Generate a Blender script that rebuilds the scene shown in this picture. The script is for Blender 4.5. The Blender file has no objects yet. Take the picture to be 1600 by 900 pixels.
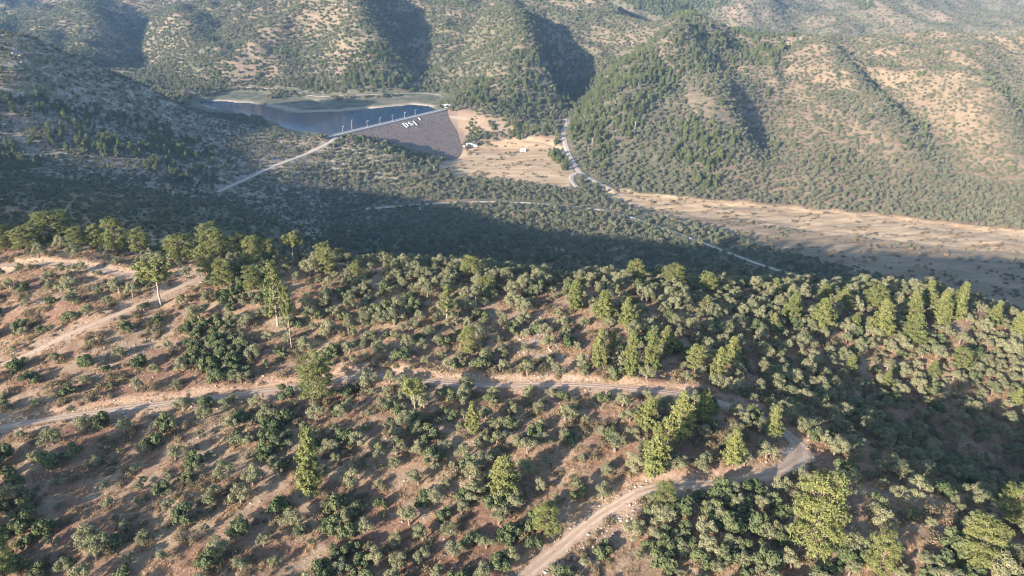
import bpy, math, random
import numpy as np
from mathutils import Vector

# ------------------------------------------------------------------ camera, sky, sun, exposure
CZ = 260.0            # camera height above datum
FPX = 1142.0          # focal length in photo pixels (1600 wide)
PITCH = math.radians(24.0)
SUN_EL = math.radians(15.8)
SUN_TRAVEL = (0.68, 0.73)        # where the shadows fall (x right, y ahead)

sc = bpy.context.scene
cam = bpy.data.cameras.new('camera')
cam.sensor_width = 36.0
cam.lens = 36.0 * FPX / 1600.0
cam.clip_start = 1.0
cam.clip_end = 20000.0
cam_o = bpy.data.objects.new('camera', cam)
cam_o.location = (0, 0, CZ)
cam_o.rotation_euler = (math.pi / 2 - PITCH, 0, 0)
sc.collection.objects.link(cam_o)
sc.camera = cam_o

sun_az = math.atan2(-SUN_TRAVEL[0], -SUN_TRAVEL[1])     # clockwise from +Y
world = bpy.data.worlds.new('World')
sc.world = world
world.use_nodes = True
wn = world.node_tree.nodes
wl = world.node_tree.links
wn.clear()
sky = wn.new('ShaderNodeTexSky')
sky.sky_type = 'NISHITA'
sky.sun_disc = False
sky.sun_elevation = SUN_EL
sky.sun_rotation = sun_az
sky.altitude = 300
sky.dust_density = 0.6
sky.ozone_density = 2.0
bg = wn.new('ShaderNodeBackground')
bg.inputs['Strength'].default_value = 0.14
wo = wn.new('ShaderNodeOutputWorld')
wl.new(sky.outputs[0], bg.inputs[0])
wl.new(bg.outputs[0], wo.inputs[0])

sun = bpy.data.lights.new('sun', 'SUN')
sun.energy = 5.0
sun.angle = math.radians(0.5)
sun.color = (1.0, 0.90, 0.81)
sun_o = bpy.data.objects.new('sun', sun)
h_ = math.hypot(*SUN_TRAVEL)
d_ = Vector((SUN_TRAVEL[0] / h_ * math.cos(SUN_EL), SUN_TRAVEL[1] / h_ * math.cos(SUN_EL), -math.sin(SUN_EL)))
sun_o.rotation_euler = d_.to_track_quat('-Z', 'Y').to_euler()
sun_o.location = (-300, -300, 600)
sc.collection.objects.link(sun_o)

sc.view_settings.view_transform = 'Standard'
sc.view_settings.look = 'None'
sc.view_settings.gamma = 1.0
sc.view_settings.use_curve_mapping = False
sc.view_settings.exposure = 1.52
try:
    sc.cycles.max_bounces = 5
    sc.cycles.diffuse_bounces = 3
    sc.cycles.volume_bounces = 0
    sc.cycles.use_denoising = True
    sc.cycles.pixel_filter_type = 'BLACKMAN_HARRIS'
    sc.cycles.filter_width = 1.15
except Exception:
    pass

# ------------------------------------------------------------------ survey helpers
CP, SP = math.cos(PITCH), math.sin(PITCH)

def P(px, py, F):
    """the point F metres ahead of the camera on the sight line of a photo pixel"""
    u = (px - 800.0) / FPX
    v = (450.0 - py) / FPX
    fw = CP + v * SP
    up = -SP + v * CP
    return (u * F / fw, F, CZ + up * F / fw)

def PZ(px, py, z):
    """the same, at relative height z (below the camera is negative)"""
    v = (450.0 - py) / FPX
    return P(px, py, z * (CP + v * SP) / (-SP + v * CP))

def proj(X, Y, Z):
    zr = Z - CZ
    d = Y * CP - zr * SP
    d = np.where(np.abs(d) < 1e-3, 1e-3, d)
    return 800 + FPX * X / d, 450 - FPX * (Y * SP + zr * CP) / d, d

def inpoly(x, y, poly):
    x = np.asarray(x); y = np.asarray(y)
    r = np.zeros(x.shape, bool)
    n = len(poly)
    for i in range(n):
        x0, y0 = poly[i]; x1, y1 = poly[(i + 1) % n]
        c = ((y0 > y) != (y1 > y))
        with np.errstate(divide='ignore', invalid='ignore'):
            t = (x1 - x0) * (y - y0) / (y1 - y0 + 1e-12) + x0
        r ^= c & (x < t)
    return r

def sstep(a, b, x):
    t = np.clip((x - a) / (b - a), 0, 1)
    return t * t * (3 - 2 * t)

def _hash(ix, iy, seed):
    h = (ix.astype(np.int64) * 374761393 + iy.astype(np.int64) * 668265263 + seed * 982451653) & 0x7fffffff
    h = ((h ^ (h >> 13)) * 1274126177) & 0x7fffffff
    h = h ^ (h >> 16)
    return (h & 0xffff) / 65535.0

def perlin(x, y, seed=0):
    x = np.asarray(x, float); y = np.asarray(y, float)
    ix = np.floor(x); iy = np.floor(y)
    fx = x - ix; fy = y - iy
    u = fx * fx * fx * (fx * (fx * 6 - 15) + 10)
    v = fy * fy * fy * (fy * (fy * 6 - 15) + 10)
    def g(dx, dy):
        a = _hash(ix + dx, iy + dy, seed) * 2 * math.pi
        return np.cos(a) * (fx - dx) + np.sin(a) * (fy - dy)
    a = g(0, 0) * (1 - u) + g(1, 0) * u
    b = g(0, 1) * (1 - u) + g(1, 1) * u
    return (a * (1 - v) + b * v) * 1.5

def fbm(x, y, seed=0, octv=4):
    r = 0; a = 1; s = 0
    for k in range(octv):
        r = r + a * perlin(x, y, seed + 17 * k); s += a
        x = np.asarray(x) * 2.03 + 5.1; y = np.asarray(y) * 2.03 - 3.7; a *= 0.5
    return r / s

# ------------------------------------------------------------------ the lie of the land
ctl = []
def c(px, py, F): ctl.append(P(px, py, F))
def cz(px, py, z): ctl.append(PZ(px, py, z))
def cw(x, y, z): ctl.append((x, y, CZ + z))
# near hillside
for px, F in ((-200, 95), (0, 93), (400, 92), (800, 90), (1200, 87), (1600, 86), (1900, 86)): c(px, 900, F)
for px, F in ((-200, 118), (0, 114), (400, 112), (800, 110), (1200, 106), (1450, 107)): c(px, 760, F)
for px, F in ((-200, 150), (0, 143), (400, 142), (800, 139), (1080, 135)): c(px, 620, F)
c(1250, 700, 118)
for px, F in ((-150, 190), (0, 176), (200, 172), (400, 172), (800, 172), (1100, 172)): c(px, 500, F)
for px, py, F in ((0, 392, 226), (150, 383, 227), (300, 404, 214), (430, 412, 205), (560, 415, 203), (650, 425, 200),
                  (750, 432, 199), (860, 436, 199), (1000, 444, 199), (1150, 458, 198)): c(px, py, F)
# gully on the right and the spur beyond it
for px, py, F in ((1250, 620, 146), (1330, 650, 147), (1400, 680, 143), (1500, 735, 138), (1600, 790, 130), (1750, 850, 126),
                  (1400, 560, 176), (1550, 620, 168), (1600, 680, 156), (1750, 690, 165),
                  (1300, 462, 207), (1400, 460, 209), (1480, 462, 208), (1540, 495, 199), (1600, 520, 196), (1700, 570, 190), (1900, 640, 185)): c(px, py, F)
# behind the ridge: steep fall to the valley
for x, y, z in ((-100, 260, -112), (-30, 260, -118), (60, 260, -122), (140, 262, -128), (220, 250, -140),
                (-110, 330, -150), (-20, 330, -160), (80, 330, -165), (180, 330, -172), (280, 320, -185),
                (-90, 420, -193), (20, 420, -201), (130, 420, -206), (240, 420, -212), (360, 400, -222)): cw(x, y, z)
for px, py, z in ((500, 330, -214), (500, 380, -205), (650, 340, -219), (650, 390, -215), (800, 330, -221), (800, 390, -222), (950, 330, -223), (950, 400, -224),
                  (1100, 380, -226), (1100, 430, -224), (1200, 350, -230), (1300, 440, -228), (1400, 400, -233), (1480, 390, -235), (1600, 400, -240),
                  (1600, 450, -236), (1750, 420, -243), (800, 300, -219), (650, 300, -217), (950, 290, -221)): cz(px, py, z)
# foot of the right hill
for px, py, z in ((905, 262, -217), (1000, 296, -224), (1100, 308, -228), (1200, 318, -231), (1300, 326, -233), (1400, 335, -236), (1500, 345, -239), (1600, 353, -242), (1750, 365, -246)): cz(px, py, z)
for px, py, F in ((950, 230, 905), (1050, 230, 850), (1200, 250, 830), (1400, 260, 860), (1600, 270, 860), (1800, 280, 860),
                  (1000, 150, 1090), (1200, 160, 1040), (1400, 180, 1010), (1600, 180, 1040), (1850, 190, 1050),
                  (1050, 90, 1270), (1200, 105, 1200), (1400, 110, 1210), (1600, 110, 1260), (1900, 120, 1270),
                  (1080, 42, 1420), (1200, 70, 1350), (1300, 66, 1380), (1450, 62, 1400), (1600, 58, 1420), (1850, 60, 1440)): c(px, py, F)
# behind it, and the farthest hills
for x, y, z in ((480, 1580, -205), (800, 1600, -205), (1100, 1620, -200), (300, 1680, -190), (640, 1600, -206), (960, 1620, -203)): cw(x, y, z)
for px, py, F in ((1000, 15, 2000), (1150, 25, 2050), (1300, 40, 1950), (1400, 25, 2100), (1500, 8, 2500), (1600, 20, 2300), (1350, 5, 2500), (1150, 0, 2500)): c(px, py, F)
# middle hill
for px, py, F in ((460, 140, 1150), (560, 130, 1150), (650, 140, 1115), (700, 145, 1080), (800, 165, 1030), (900, 178, 1000), (880, 190, 975),
                  (480, 90, 1250), (600, 95, 1235), (720, 95, 1210), (800, 105, 1180), (900, 110, 1200),
                  (450, 40, 1450), (560, 45, 1400), (700, 45, 1400), (800, 50, 1390), (920, 55, 1400), (1000, 40, 1500),
                  (450, -5, 1750), (560, -5, 1650), (700, -5, 1660), (800, -5, 1680), (890, -3, 1700), (960, 15, 1650)): c(px, py, F)
# left far slopes
for px, py, F in ((50, 0, 2300), (100, 30, 1900), (0, 25, 2050), (250, 60, 1600), (350, 20, 1750), (200, 100, 1420), (300, 112, 1330), (370, 95, 1330), (-150, 20, 2000), (150, 75, 1550), (250, 0, 2000)): c(px, py, F)
# reservoir: bed, shore, banks
for px, py, z in ((380, 165, -197), (440, 182, -200), (500, 188, -203), (580, 185, -203), (640, 176, -200), (530, 196, -203), (670, 170, -194)): cz(px, py, z)
for px, py, z in ((340, 157, -188), (390, 161, -187.6), (430, 169, -187.6), (465, 176, -187.6), (530, 173, -187.6), (600, 167, -187.6), (640, 163, -187.6), (680, 164, -186.5),
                  (420, 152, -182), (330, 148, -183), (540, 155, -182), (620, 152, -182)): cz(px, py, z)
for px, py, F in ((300, 140, 1180), (400, 132, 1190), (690, 160, 1040)): c(px, py, F)
# left hill (in front of the reservoir)
for px, py, F in ((-200, 20, 720), (0, 52, 760), (100, 88, 790), (200, 128, 820), (262, 162, 845), (340, 188, 880), (420, 200, 885), (480, 211, 872),
                  (-150, 150, 640), (0, 150, 680), (120, 170, 720), (220, 200, 750), (320, 220, 790), (420, 228, 810),
                  (-100, 250, 560), (0, 230, 620), (120, 240, 640), (230, 250, 660), (320, 270, 680)): c(px, py, F)
for x, y, z in ((-560, 900, -150), (-450, 950, -175), (-380, 980, -186), (-520, 1050, -180)): cw(x, y, z)
# dark slope between, and the hill off to the left
for px, py, F in ((0, 290, 460), (130, 300, 470), (250, 310, 500), (345, 300, 655), (430, 300, 680), (0, 345, 350), (150, 345, 365), (300, 348, 430), (400, 340, 520)): c(px, py, F)
for x, y, z in ((-130, 262, -108), (-180, 300, -112), (-330, 330, -93), (-400, 330, -78), (-480, 250, -54), (-420, 430, -104), (-560, 400, -80), (-300, 240, -80), (-620, 600, -95), (-230, 215, -82), (-340, 130, -96)): cw(x, y, z)
# around the dam and down the valley
for px, py, z in ((525, 218, -184), (655, 264, -211), (725, 243, -213), (760, 230, -211), (800, 225, -209), (860, 225, -208), (730, 265, -215), (800, 265, -215), (880, 265, -216), (840, 240, -211),
                  (450, 252, -190), (400, 274, -196), (500, 270, -204), (600, 280, -212), (720, 285, -217), (850, 290, -219), (690, 250, -211)): cz(px, py, z)
for px, py, F in ((560, 224, 818), (600, 236, 806), (640, 248, 800), (668, 257, 798)): c(px, py, F)
for px, py, F in ((712, 166, 1005), (725, 172, 985), (750, 188, 955), (800, 196, 945), (850, 195, 950)): c(px, py, F)
# all round, out of the frame
for x, y, z in ((-300, -150, -120), (0, -150, -110), (300, -150, -125), (-250, 0, -108), (0, 10, -99), (250, 0, -108), (0, -320, -135), (-600, -300, -130), (600, -300, -140),
                (420, 150, -150), (600, 250, -190), (700, 500, -246), (900, 750, -250), (1400, 900, -190), (1900, 1300, -140), (1300, 300, -200), (-800, 150, -110), (-900, 700, -105),
                (-1000, 1300, -110), (-1500, 2000, -100), (-2500, 1200, -100), (2600, 1800, -100), (0, 2300, -50), (-600, 2600, -90), (700, 3000, -90), (1800, 2900, -80),
                (-3200, 4200, -20), (0, 4200, 0), (3200, 4200, -20), (-1800, 3200, -60), (2400, 0, -180), (-2400, 0, -120)): cw(x, y, z)
# right groin of the dam: the abutment meets the downstream face
_a = np.array(PZ(530, 210, -182)); _b = np.array(PZ(700, 170, -182)); _x = (_b - _a) / np.hypot(*(_b - _a)[:2]); _d = np.array([_x[1], -_x[0], 0])
_n3 = np.array([_d[0], _d[1], 2.75]); _p0 = _a + _d * 3.5
for _px, _py in ((703, 176), (709, 192), (717, 215), (724, 236)):
    _o = np.array([0, 0, CZ]); _r = np.array(P(_px, _py, 1.0)) - _o
    _q = _o + _r * (((_p0 - _o) @ _n3) / (_r @ _n3))
    ctl.append(tuple(_q + np.array([0, 0, 0.3])))
    ctl.append(tuple(_q + _x * 22 + np.array([0, 0, 6.0]))); ctl.append(tuple(_q - _x * 25 + np.array([0, 0, -7.0])))
ctl = np.array(ctl)
MQ = 22.0
def _mq(x, y, cx, cy): return np.sqrt((x[:, None] - cx[None]) ** 2 + (y[:, None] - cy[None]) ** 2 + MQ * MQ)
_n = len(ctl)
_A = np.zeros((_n + 3, _n + 3))
_A[:_n, :_n] = _mq(ctl[:, 0], ctl[:, 1], ctl[:, 0], ctl[:, 1]) - np.eye(_n) * 2.0
_A[:_n, _n] = 1; _A[:_n, _n + 1] = ctl[:, 0] / 1000; _A[:_n, _n + 2] = ctl[:, 1] / 1000
_A[_n:, :_n] = _A[:_n, _n:].T
_w = np.linalg.solve(_A, np.concatenate([ctl[:, 2], [0, 0, 0]]))

def polydist(x, y, pts):
    """distance to a polyline, parameter along it (0..n-1), side"""
    best = np.full(x.shape, 1e9); par = np.zeros(x.shape); side = np.zeros(x.shape)
    for i in range(len(pts) - 1):
        ax, ay = pts[i][0], pts[i][1]; bx, by = pts[i + 1][0], pts[i + 1][1]
        dx, dy = bx - ax, by - ay
        L2 = dx * dx + dy * dy + 1e-9
        t = np.clip(((x - ax) * dx + (y - ay) * dy) / L2, 0, 1)
        d = np.hypot(x - ax - t * dx, y - ay - t * dy)
        m = d < best
        best = np.where(m, d, best); par = np.where(m, i + t, par)
        side = np.where(m, np.sign((x - ax) * dy - (y - ay) * dx), side)
    return best, par, side

spurs = []
def spur(h, w, *pts): spurs.append((h, w, [P(*p) for p in pts]))
spur(52, 60, (500, 0, 1620), (555, 50, 1400), (612, 118, 1190))
spur(50, 58, (770, 20, 1500), (815, 90, 1260), (850, 150, 1080))
spur(-44, 52, (645, 40, 1480), (640, 90, 1260), (655, 135, 1140))
spur(-42, 52, (920, 70, 1380), (890, 130, 1160), (880, 178, 1000))
spur(36, 55, (1085, 55, 1400), (1010, 140, 1110), (935, 220, 920))
spur(30, 42, (1110, 80, 1300), (1050, 120, 1170), (1120, 190, 980), (1160, 250, 850))
spur(-24, 40, (1250, 110, 1190), (1190, 200, 970), (1195, 280, 790))
spur(20, 48, (1265, 85, 1300), (1330, 160, 1060), (1400, 240, 890))
spur(-20, 38, (1310, 75, 1330), (1400, 140, 1120), (1480, 210, 960), (1500, 260, 860))
spur(40, 50, (260, 40, 1700), (300, 85, 1430), (325, 115, 1320))
spur(34, 62, (120, 20, 2000), (150, 70, 1600), (190, 95, 1450))
spur(-36, 55, (210, 30, 1850), (215, 80, 1520), (230, 105, 1400))
spur(26, 60, (560, -5, 1650), (450, 60, 1400), (365, 122, 1260))
spur(34, 60, (1560, 60, 1250), (1520, 150, 1080), (1560, 250, 900))
spur(-20, 40, (1600, 70, 1330), (1620, 170, 1060), (1640, 260, 900))
spur(45, 75, (1340, 45, 1950), (1420, 20, 2250), (1480, 5, 2500))
spur(40, 70, (1180, 45, 1900), (1160, 15, 2200), (1220, 0, 2500))
spur(-22, 45, (760, 20, 1550), (720, 70, 1300), (705, 130, 1110))
spur(-25, 80, (1240, 40, 1950), (1340, 8, 2400))

DAM_A = np.array(PZ(530, 210, -182)); DAM_B = np.array(PZ(700, 170, -182))

def ravine(x, y):
    """1 on rib crests, falling to below 0 in the draws"""
    return 1 - 2.4 * np.abs(fbm(x / 210 + 3.3, y / 300 + 1.7, 5, 3)) ** 0.9

def base_height(x, y):
    x = np.asarray(x, float); y = np.asarray(y, float)
    sh = x.shape
    x = x.ravel(); y = y.ravel()
    z = np.empty(x.shape)
    for i in range(0, len(x), 40000):
        xs, ys = x[i:i + 40000], y[i:i + 40000]
        z[i:i + 40000] = _mq(xs, ys, ctl[:, 0], ctl[:, 1]) @ _w[:_n] + _w[_n] + _w[_n + 1] * xs / 1000 + _w[_n + 2] * ys / 1000
    far = y > 600
    if far.any():
        xf, yf = x[far], y[far]
        zf = z[far]
        for h, w, pts in spurs:
            d, par, _ = polydist(xf, yf, pts)
            e = np.sin(np.clip((par + 0.25) / (len(pts) - 0.5), 0, 1) * math.pi) ** 0.6
            zf = zf + h * np.exp(-(d / w) ** 2) * e
        up = sstep(-206, -160, zf - CZ) * sstep(620, 900, yf)
        wet = sstep(1240, 1160, yf) * sstep(860, 900, yf) * sstep(-480, -440, xf) * sstep(-20, -60, xf)
        up = up * (1 - wet)
        n = ravine(xf, yf)
        zf = zf + up * (n * (16 + 6 * sstep(950, 1150, yf)) - 10) + up * 4.5 * (1 - 2 * np.abs(fbm(xf / 75, yf / 75, 9, 3)))
        zf = zf + sstep(1300, 1900, yf) * 36 * (1 - 2.2 * np.abs(fbm(xf / 480, yf / 420, 29, 3)) - 0.35)
        z[far] = zf
    near = sstep(420, 300, y)
    z += near * (1.5 * perlin(x / 34, y / 34, 2) + 0.55 * perlin(x / 11, y / 11, 3) + 0.22 * perlin(x / 4.2, y / 4.2, 4) + 0.08 * perlin(x / 1.7, y / 1.7, 6))
    z += (1 - near) * 0.8 * perlin(x / 40, y / 40, 8)
    return z.reshape(sh)

# ------------------------------------------------------------------ roads: routes, smoothed, graded
def on_ground(px, py, f0=60.0, f1=2600.0):
    """where the sight line of a pixel meets the land"""
    n = 900
    F = f0 * (f1 / f0) ** (np.arange(n) / (n - 1))
    v = (450.0 - py) / FPX; u = (px - 800.0) / FPX
    fw = CP + v * SP; up = -SP + v * CP
    X = u * F / fw; Z = CZ + up * F / fw
    G = base_height(X, F)
    hit = np.nonzero(Z < G)[0]
    k = hit[0] if len(hit) else n - 1
    if k > 0:
        a, b = Z[k - 1] - G[k - 1], Z[k] - G[k]
        t = a / (a - b + 1e-9)
        return (X[k - 1] + t * (X[k] - X[k - 1]), F[k - 1] + t * (F[k] - F[k - 1]))
    return (X[0], F[0])

def smooth_line(pts, step):
    pts = np.array(pts, float)
    for _ in range(3):                                    # Chaikin
        q = np.empty((2 * len(pts) - 2, 2))
        q[0::2] = pts[:-1] * 0.75 + pts[1:] * 0.25
        q[1::2] = pts[:-1] * 0.25 + pts[1:] * 0.75
        pts = np.vstack([pts[:1], q, pts[-1:]])
    s = np.concatenate([[0], np.cumsum(np.hypot(*np.diff(pts, axis=0).T))])
    t = np.arange(0, s[-1] + step, step); t[-1] = s[-1]
    return np.stack([np.interp(t, s, pts[:, 0]), np.interp(t, s, pts[:, 1])], 1)

routes = {}
def route(name, width, step, px, f0=60.0, cut=0.0, ext=None):
    w = [on_ground(a, b, f0) for a, b in px]
    if ext: w = ext(w)
    pts = smooth_line(w, step)
    z = base_height(pts[:, 0], pts[:, 1])
    k = max(3, int(14 / step) | 1) if f0 < 300 else max(3, int(60 / step) | 1)
    zp = np.pad(z, k // 2, mode='edge')
    z = np.convolve(zp, np.ones(k) / k, mode='valid')[:len(pts)]
    routes[name] = dict(w=width, pts=pts, z=z, cut=cut)

def lead(w):     # carry the track on past the left edge of the view
    a, b = np.array(w[0]), np.array(w[1])
    return [tuple(a + (a - b) / np.linalg.norm(a - b) * 60)] + w
route('middle_track', 2.15, 1.0, [(2, 668), (60, 657), (130, 647), (200, 637), (290, 627), (350, 619), (420, 609), (470, 603), (540, 590), (600, 586), (660, 595), (740, 602),
      (800, 603), (870, 599), (930, 604), (1000, 608), (1080, 617), (1130, 630), (1180, 648), (1215, 668), (1243, 688), (1250, 705), (1240, 722), (1200, 743), (1130, 755),
      (1060, 758), (1010, 764), (960, 790), (920, 818), (880, 850), (840, 885), (815, 905)], cut=0.85, ext=lead)
route('upper_track', 2.0, 1.0, [(2, 572), (60, 546), (120, 516), (170, 497), (230, 472), (285, 447), (318, 432), (300, 425), (260, 430), (200, 431), (150, 421), (80, 411), (2, 413)], cut=0.8)
route('dam_approach_road', 6.0, 5.0, [(338, 300), (345, 297), (400, 272), (450, 250), (495, 234), (515, 222), (524, 214)], f0=560)
route('hill_foot_road', 6.5, 5.0, [(868, 190), (886, 184), (888, 192), (878, 205), (885, 235), (897, 258), (906, 270), (930, 284), (955, 296)], f0=640)
route('road_spur', 5.5, 5.0, [(903, 268), (891, 274), (893, 284), (901, 293)], f0=640)
route('field_track', 4.5, 5.0, [(822, 222), (845, 222), (868, 232), (888, 242)], f0=640)
route('valley_road', 4.2, 4.0, [(560, 327), (630, 322), (700, 316), (780, 315), (860, 320), (930, 326), (975, 336), (1000, 345), (1040, 358), (1100, 380), (1150, 400), (1220, 425), (1300, 444), (1380, 470)], f0=420)
route('lakeside_road', 5.0, 6.0, [(360, 138), (400, 136), (460, 140), (480, 152), (560, 152), (620, 146), (670, 145), (690, 150)], f0=1000)

RIVER = [(935, 290), (1000, 300), (1100, 312), (1200, 320), (1300, 330), (1400, 338), (1500, 350), (1600, 360), (1760, 372), (1760, 520), (1600, 492), (1500, 460), (1400, 440), (1300, 415), (1200, 388), (1100, 356), (1000, 332), (955, 312)]
SANDB = [(935, 290), (1000, 300), (1100, 312), (1200, 320), (1300, 330), (1400, 338), (1500, 350), (1600, 360), (1760, 372), (1760, 412), (1600, 396), (1500, 388), (1400, 376), (1300, 366), (1200, 352), (1100, 340), (1000, 326), (955, 312)]
FIELD = [(680, 262), (700, 246), (730, 232), (770, 222), (830, 214), (868, 218), (884, 240), (898, 268), (890, 296), (845, 288), (780, 282), (715, 276)]
FIELD2 = [(712, 172), (745, 176), (800, 186), (850, 190), (870, 200), (820, 208), (770, 204), (730, 212), (718, 200)]

WZ = -188.0
SHORE = [PZ(a_, b_, WZ)[:2] for a_, b_ in ((529, 213), (515, 210), (470, 204), (430, 196), (390, 184), (330, 165), (290, 160), (300, 157), (345, 158), (392, 161), (428, 167), (463, 176), (530, 173.5), (600, 167), (645, 163.5), (668, 166), (692, 173), (704, 171))]
DAX = (DAM_B - DAM_A) / np.hypot(*(DAM_B - DAM_A)[:2])

def height(x, y, roads=True):
    x = np.asarray(x, float); y = np.asarray(y, float)
    sh = x.shape; x = x.ravel(); y = y.ravel()
    z = base_height(x, y)
    # eroded river bed
    m = (y > 380) & (y < 820) & (x > 40)
    if m.any():
        xs, ys = x[m], y[m]
        a, b, _ = proj(xs, ys, z[m])
        q = inpoly(a + 8 * perlin(xs / 25, ys / 25, 41), b + 4 * perlin(xs / 18, ys / 18, 42), RIVER)
        z[m] -= np.where(q, 2.0 + 3.2 * fbm((xs + ys * 0.35) / 60, (ys - xs * 0.35) / 14, 43, 4), 0)
    # basin of the reservoir
    m = (y > 820) & (y < 1250) & (x > -700) & (x < 0)
    if m.any():
        xs, ys, zs = x[m], y[m], z[m]
        wx, wy = xs + 5 * perlin(xs / 22, ys / 22, 46), ys + 7 * perlin(xs / 25, ys / 25, 47)
        d, _, _ = polydist(wx, wy, SHORE + SHORE[:1])
        q = inpoly(wx, wy, SHORE)
        lvl = CZ + WZ
        zs = np.where(q, np.minimum(zs, lvl - 0.4 - 0.12 * np.minimum(d, 40)), zs)
        o = (xs - DAM_A[0]) * DAX[1] - (ys - DAM_A[1]) * DAX[0]
        rim = ~q & (o < 4) & (d < 60)
        zs = np.where(rim, np.maximum(zs, lvl + 0.3 + 0.085 * np.minimum(d, 30)), zs)
        z[m] = zs
    if roads:
        for nm, r in routes.items():
            pts = r['pts']; w = r['w']; mar = w * 0.5 + 9
            bb = (x > pts[:, 0].min() - mar) & (x < pts[:, 0].max() + mar) & (y > pts[:, 1].min() - mar) & (y < pts[:, 1].max() + mar)
            idx = np.nonzero(bb)[0]
            if not len(idx): continue
            d = np.full(len(idx), 1e9); k = np.zeros(len(idx), int)
            xs, ys = x[idx], y[idx]
            for i in range(0, len(idx), 20000):
                D = np.hypot(xs[i:i + 20000, None] - pts[None, :, 0], ys[i:i + 20000, None] - pts[None, :, 1])
                k[i:i + 20000] = D.argmin(1); d[i:i + 20000] = D.min(1)
            near = d < mar
            zr = r['z'][k]
            hw = w * 0.5 + 0.5
            blend = sstep(hw + (1.6 if r['cut'] else 5), hw, d)
            zz = z[idx]
            if r['cut']:                      # cut bank on the uphill side (away from the camera)
                T = np.gradient(pts, axis=0)
                nrm = np.stack([-T[:, 1], T[:, 0]], 1)
                sgn = np.sign((xs - pts[k, 0]) * nrm[k, 0] + (ys - pts[k, 1]) * nrm[k, 1]) * np.sign(nrm[k, 1] + 1e-9)
                bank = np.where(sgn > 0, 1.0, -0.35) * r['cut'] * (1 + 0.5 * perlin(xs / 9, ys / 9, 77))
                zz = zz + bank * sstep(hw, hw + 1.3, d) * sstep(hw + 7, hw + 2.0, d)
            z[idx] = np.where(near, zr * blend + zz * (1 - blend), zz)
    return z.reshape(sh)

# ------------------------------------------------------------------ object helpers
COL = sc.collection

def mesh_from(name, V, Fc, mat=None, smooth=False):
    me = bpy.data.meshes.new(name)
    V = np.asarray(V, np.float32)
    Fc = np.asarray(Fc, np.int32)
    nf, k = Fc.shape
    me.vertices.add(len(V)); me.vertices.foreach_set('co', V.ravel())
    me.loops.add(nf * k); me.loops.foreach_set('vertex_index', Fc.ravel())
    me.polygons.add(nf)
    me.polygons.foreach_set('loop_start', np.arange(0, nf * k, k, dtype=np.int32))
    me.polygons.foreach_set('use_smooth', np.full(nf, smooth, bool))
    me.update(calc_edges=True)
    if mat: me.materials.append(mat)
    return me

def obj(name, me, parent=None, loc=None):
    o = bpy.data.objects.new(name, me); COL.objects.link(o)
    if parent: o.parent = parent
    if loc is not None: o.location = loc
    return o

def tag(o, label=None, cat=None, group=None, kind=None):
    if label: o['label'] = label
    if cat: o['category'] = cat
    if group: o['group'] = group
    if kind: o['kind'] = kind
    return o

def thing(name, label, cat, loc, rz=0, scale=(1, 1, 1), group=None):
    o = bpy.data.objects.new(name, None); COL.objects.link(o)
    o.empty_display_size = 0.5
    o.location = loc; o.rotation_euler = (0, 0, rz); o.scale = scale
    return tag(o, label, cat, group)

class Mat:
    def __init__(s, name):
        s.m = bpy.data.materials.new(name); s.m.use_nodes = True
        s.n = s.m.node_tree.nodes; s.l = s.m.node_tree.links
        s.bsdf = s.n['Principled BSDF']; s.out = s.n['Material Output']
        s.bsdf.inputs['Roughness'].default_value = 0.9
        s.bsdf.inputs['Specular IOR Level'].default_value = 0.15
    def add(s, t, **kw):
        nd = s.n.new(t)
        for k, v in kw.items(): setattr(nd, k, v)
        return nd
    def put(s, sock, v):
        if hasattr(v, 'is_linked') or isinstance(v, bpy.types.NodeSocket): s.l.new(v, sock)
        elif v is not None: sock.default_value = v
    def pos(s):
        return s.add('ShaderNodeNewGeometry').outputs['Position']
    def noise(s, scale, detail=3, rough=0.55, vec=None, dist=0.0):
        nd = s.add('ShaderNodeTexNoise'); nd.inputs['Scale'].default_value = scale
        nd.inputs['Detail'].default_value = detail; nd.inputs['Roughness'].default_value = rough; nd.inputs['Distortion'].default_value = dist
        s.l.new(vec if vec is not None else s.pos(), nd.inputs['Vector'])
        return nd.outputs['Fac']
    def ramp(s, v, a, b):
        nd = s.add('ShaderNodeMapRange', interpolation_type='SMOOTHSTEP')
        nd.inputs['From Min'].default_value = a; nd.inputs['From Max'].default_value = b
        s.put(nd.inputs['Value'], v); return nd.outputs['Result']
    def mix(s, fac, a, b):
        nd = s.add('ShaderNodeMix', data_type='RGBA')
        s.put(nd.inputs[0], fac)
        for sk, v in ((nd.inputs[6], a), (nd.inputs[7], b)):
            s.put(sk, v if not isinstance(v, tuple) else (*v[:3], 1.0))
        return nd.outputs[2]
    def math(s, op, a, b=None):
        nd = s.add('ShaderNodeMath', operation=op); s.put(nd.inputs[0], a)
        if b is not None: s.put(nd.inputs[1], b)
        return nd.outputs[0]
    def attr(s, name):
        return s.add('ShaderNodeAttribute', attribute_name=name).outputs['Fac']
    def bump(s, h, strength, dist):
        nd = s.add('ShaderNodeBump'); nd.inputs['Strength'].default_value = strength; nd.inputs['Distance'].default_value = dist
        s.put(nd.inputs['Height'], h); s.l.new(nd.outputs[0], s.bsdf.inputs['Normal'])
    def color(s, v):
        s.put(s.bsdf.inputs['Base Color'], v if not isinstance(v, tuple) else (*v[:3], 1.0)); return s

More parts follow.
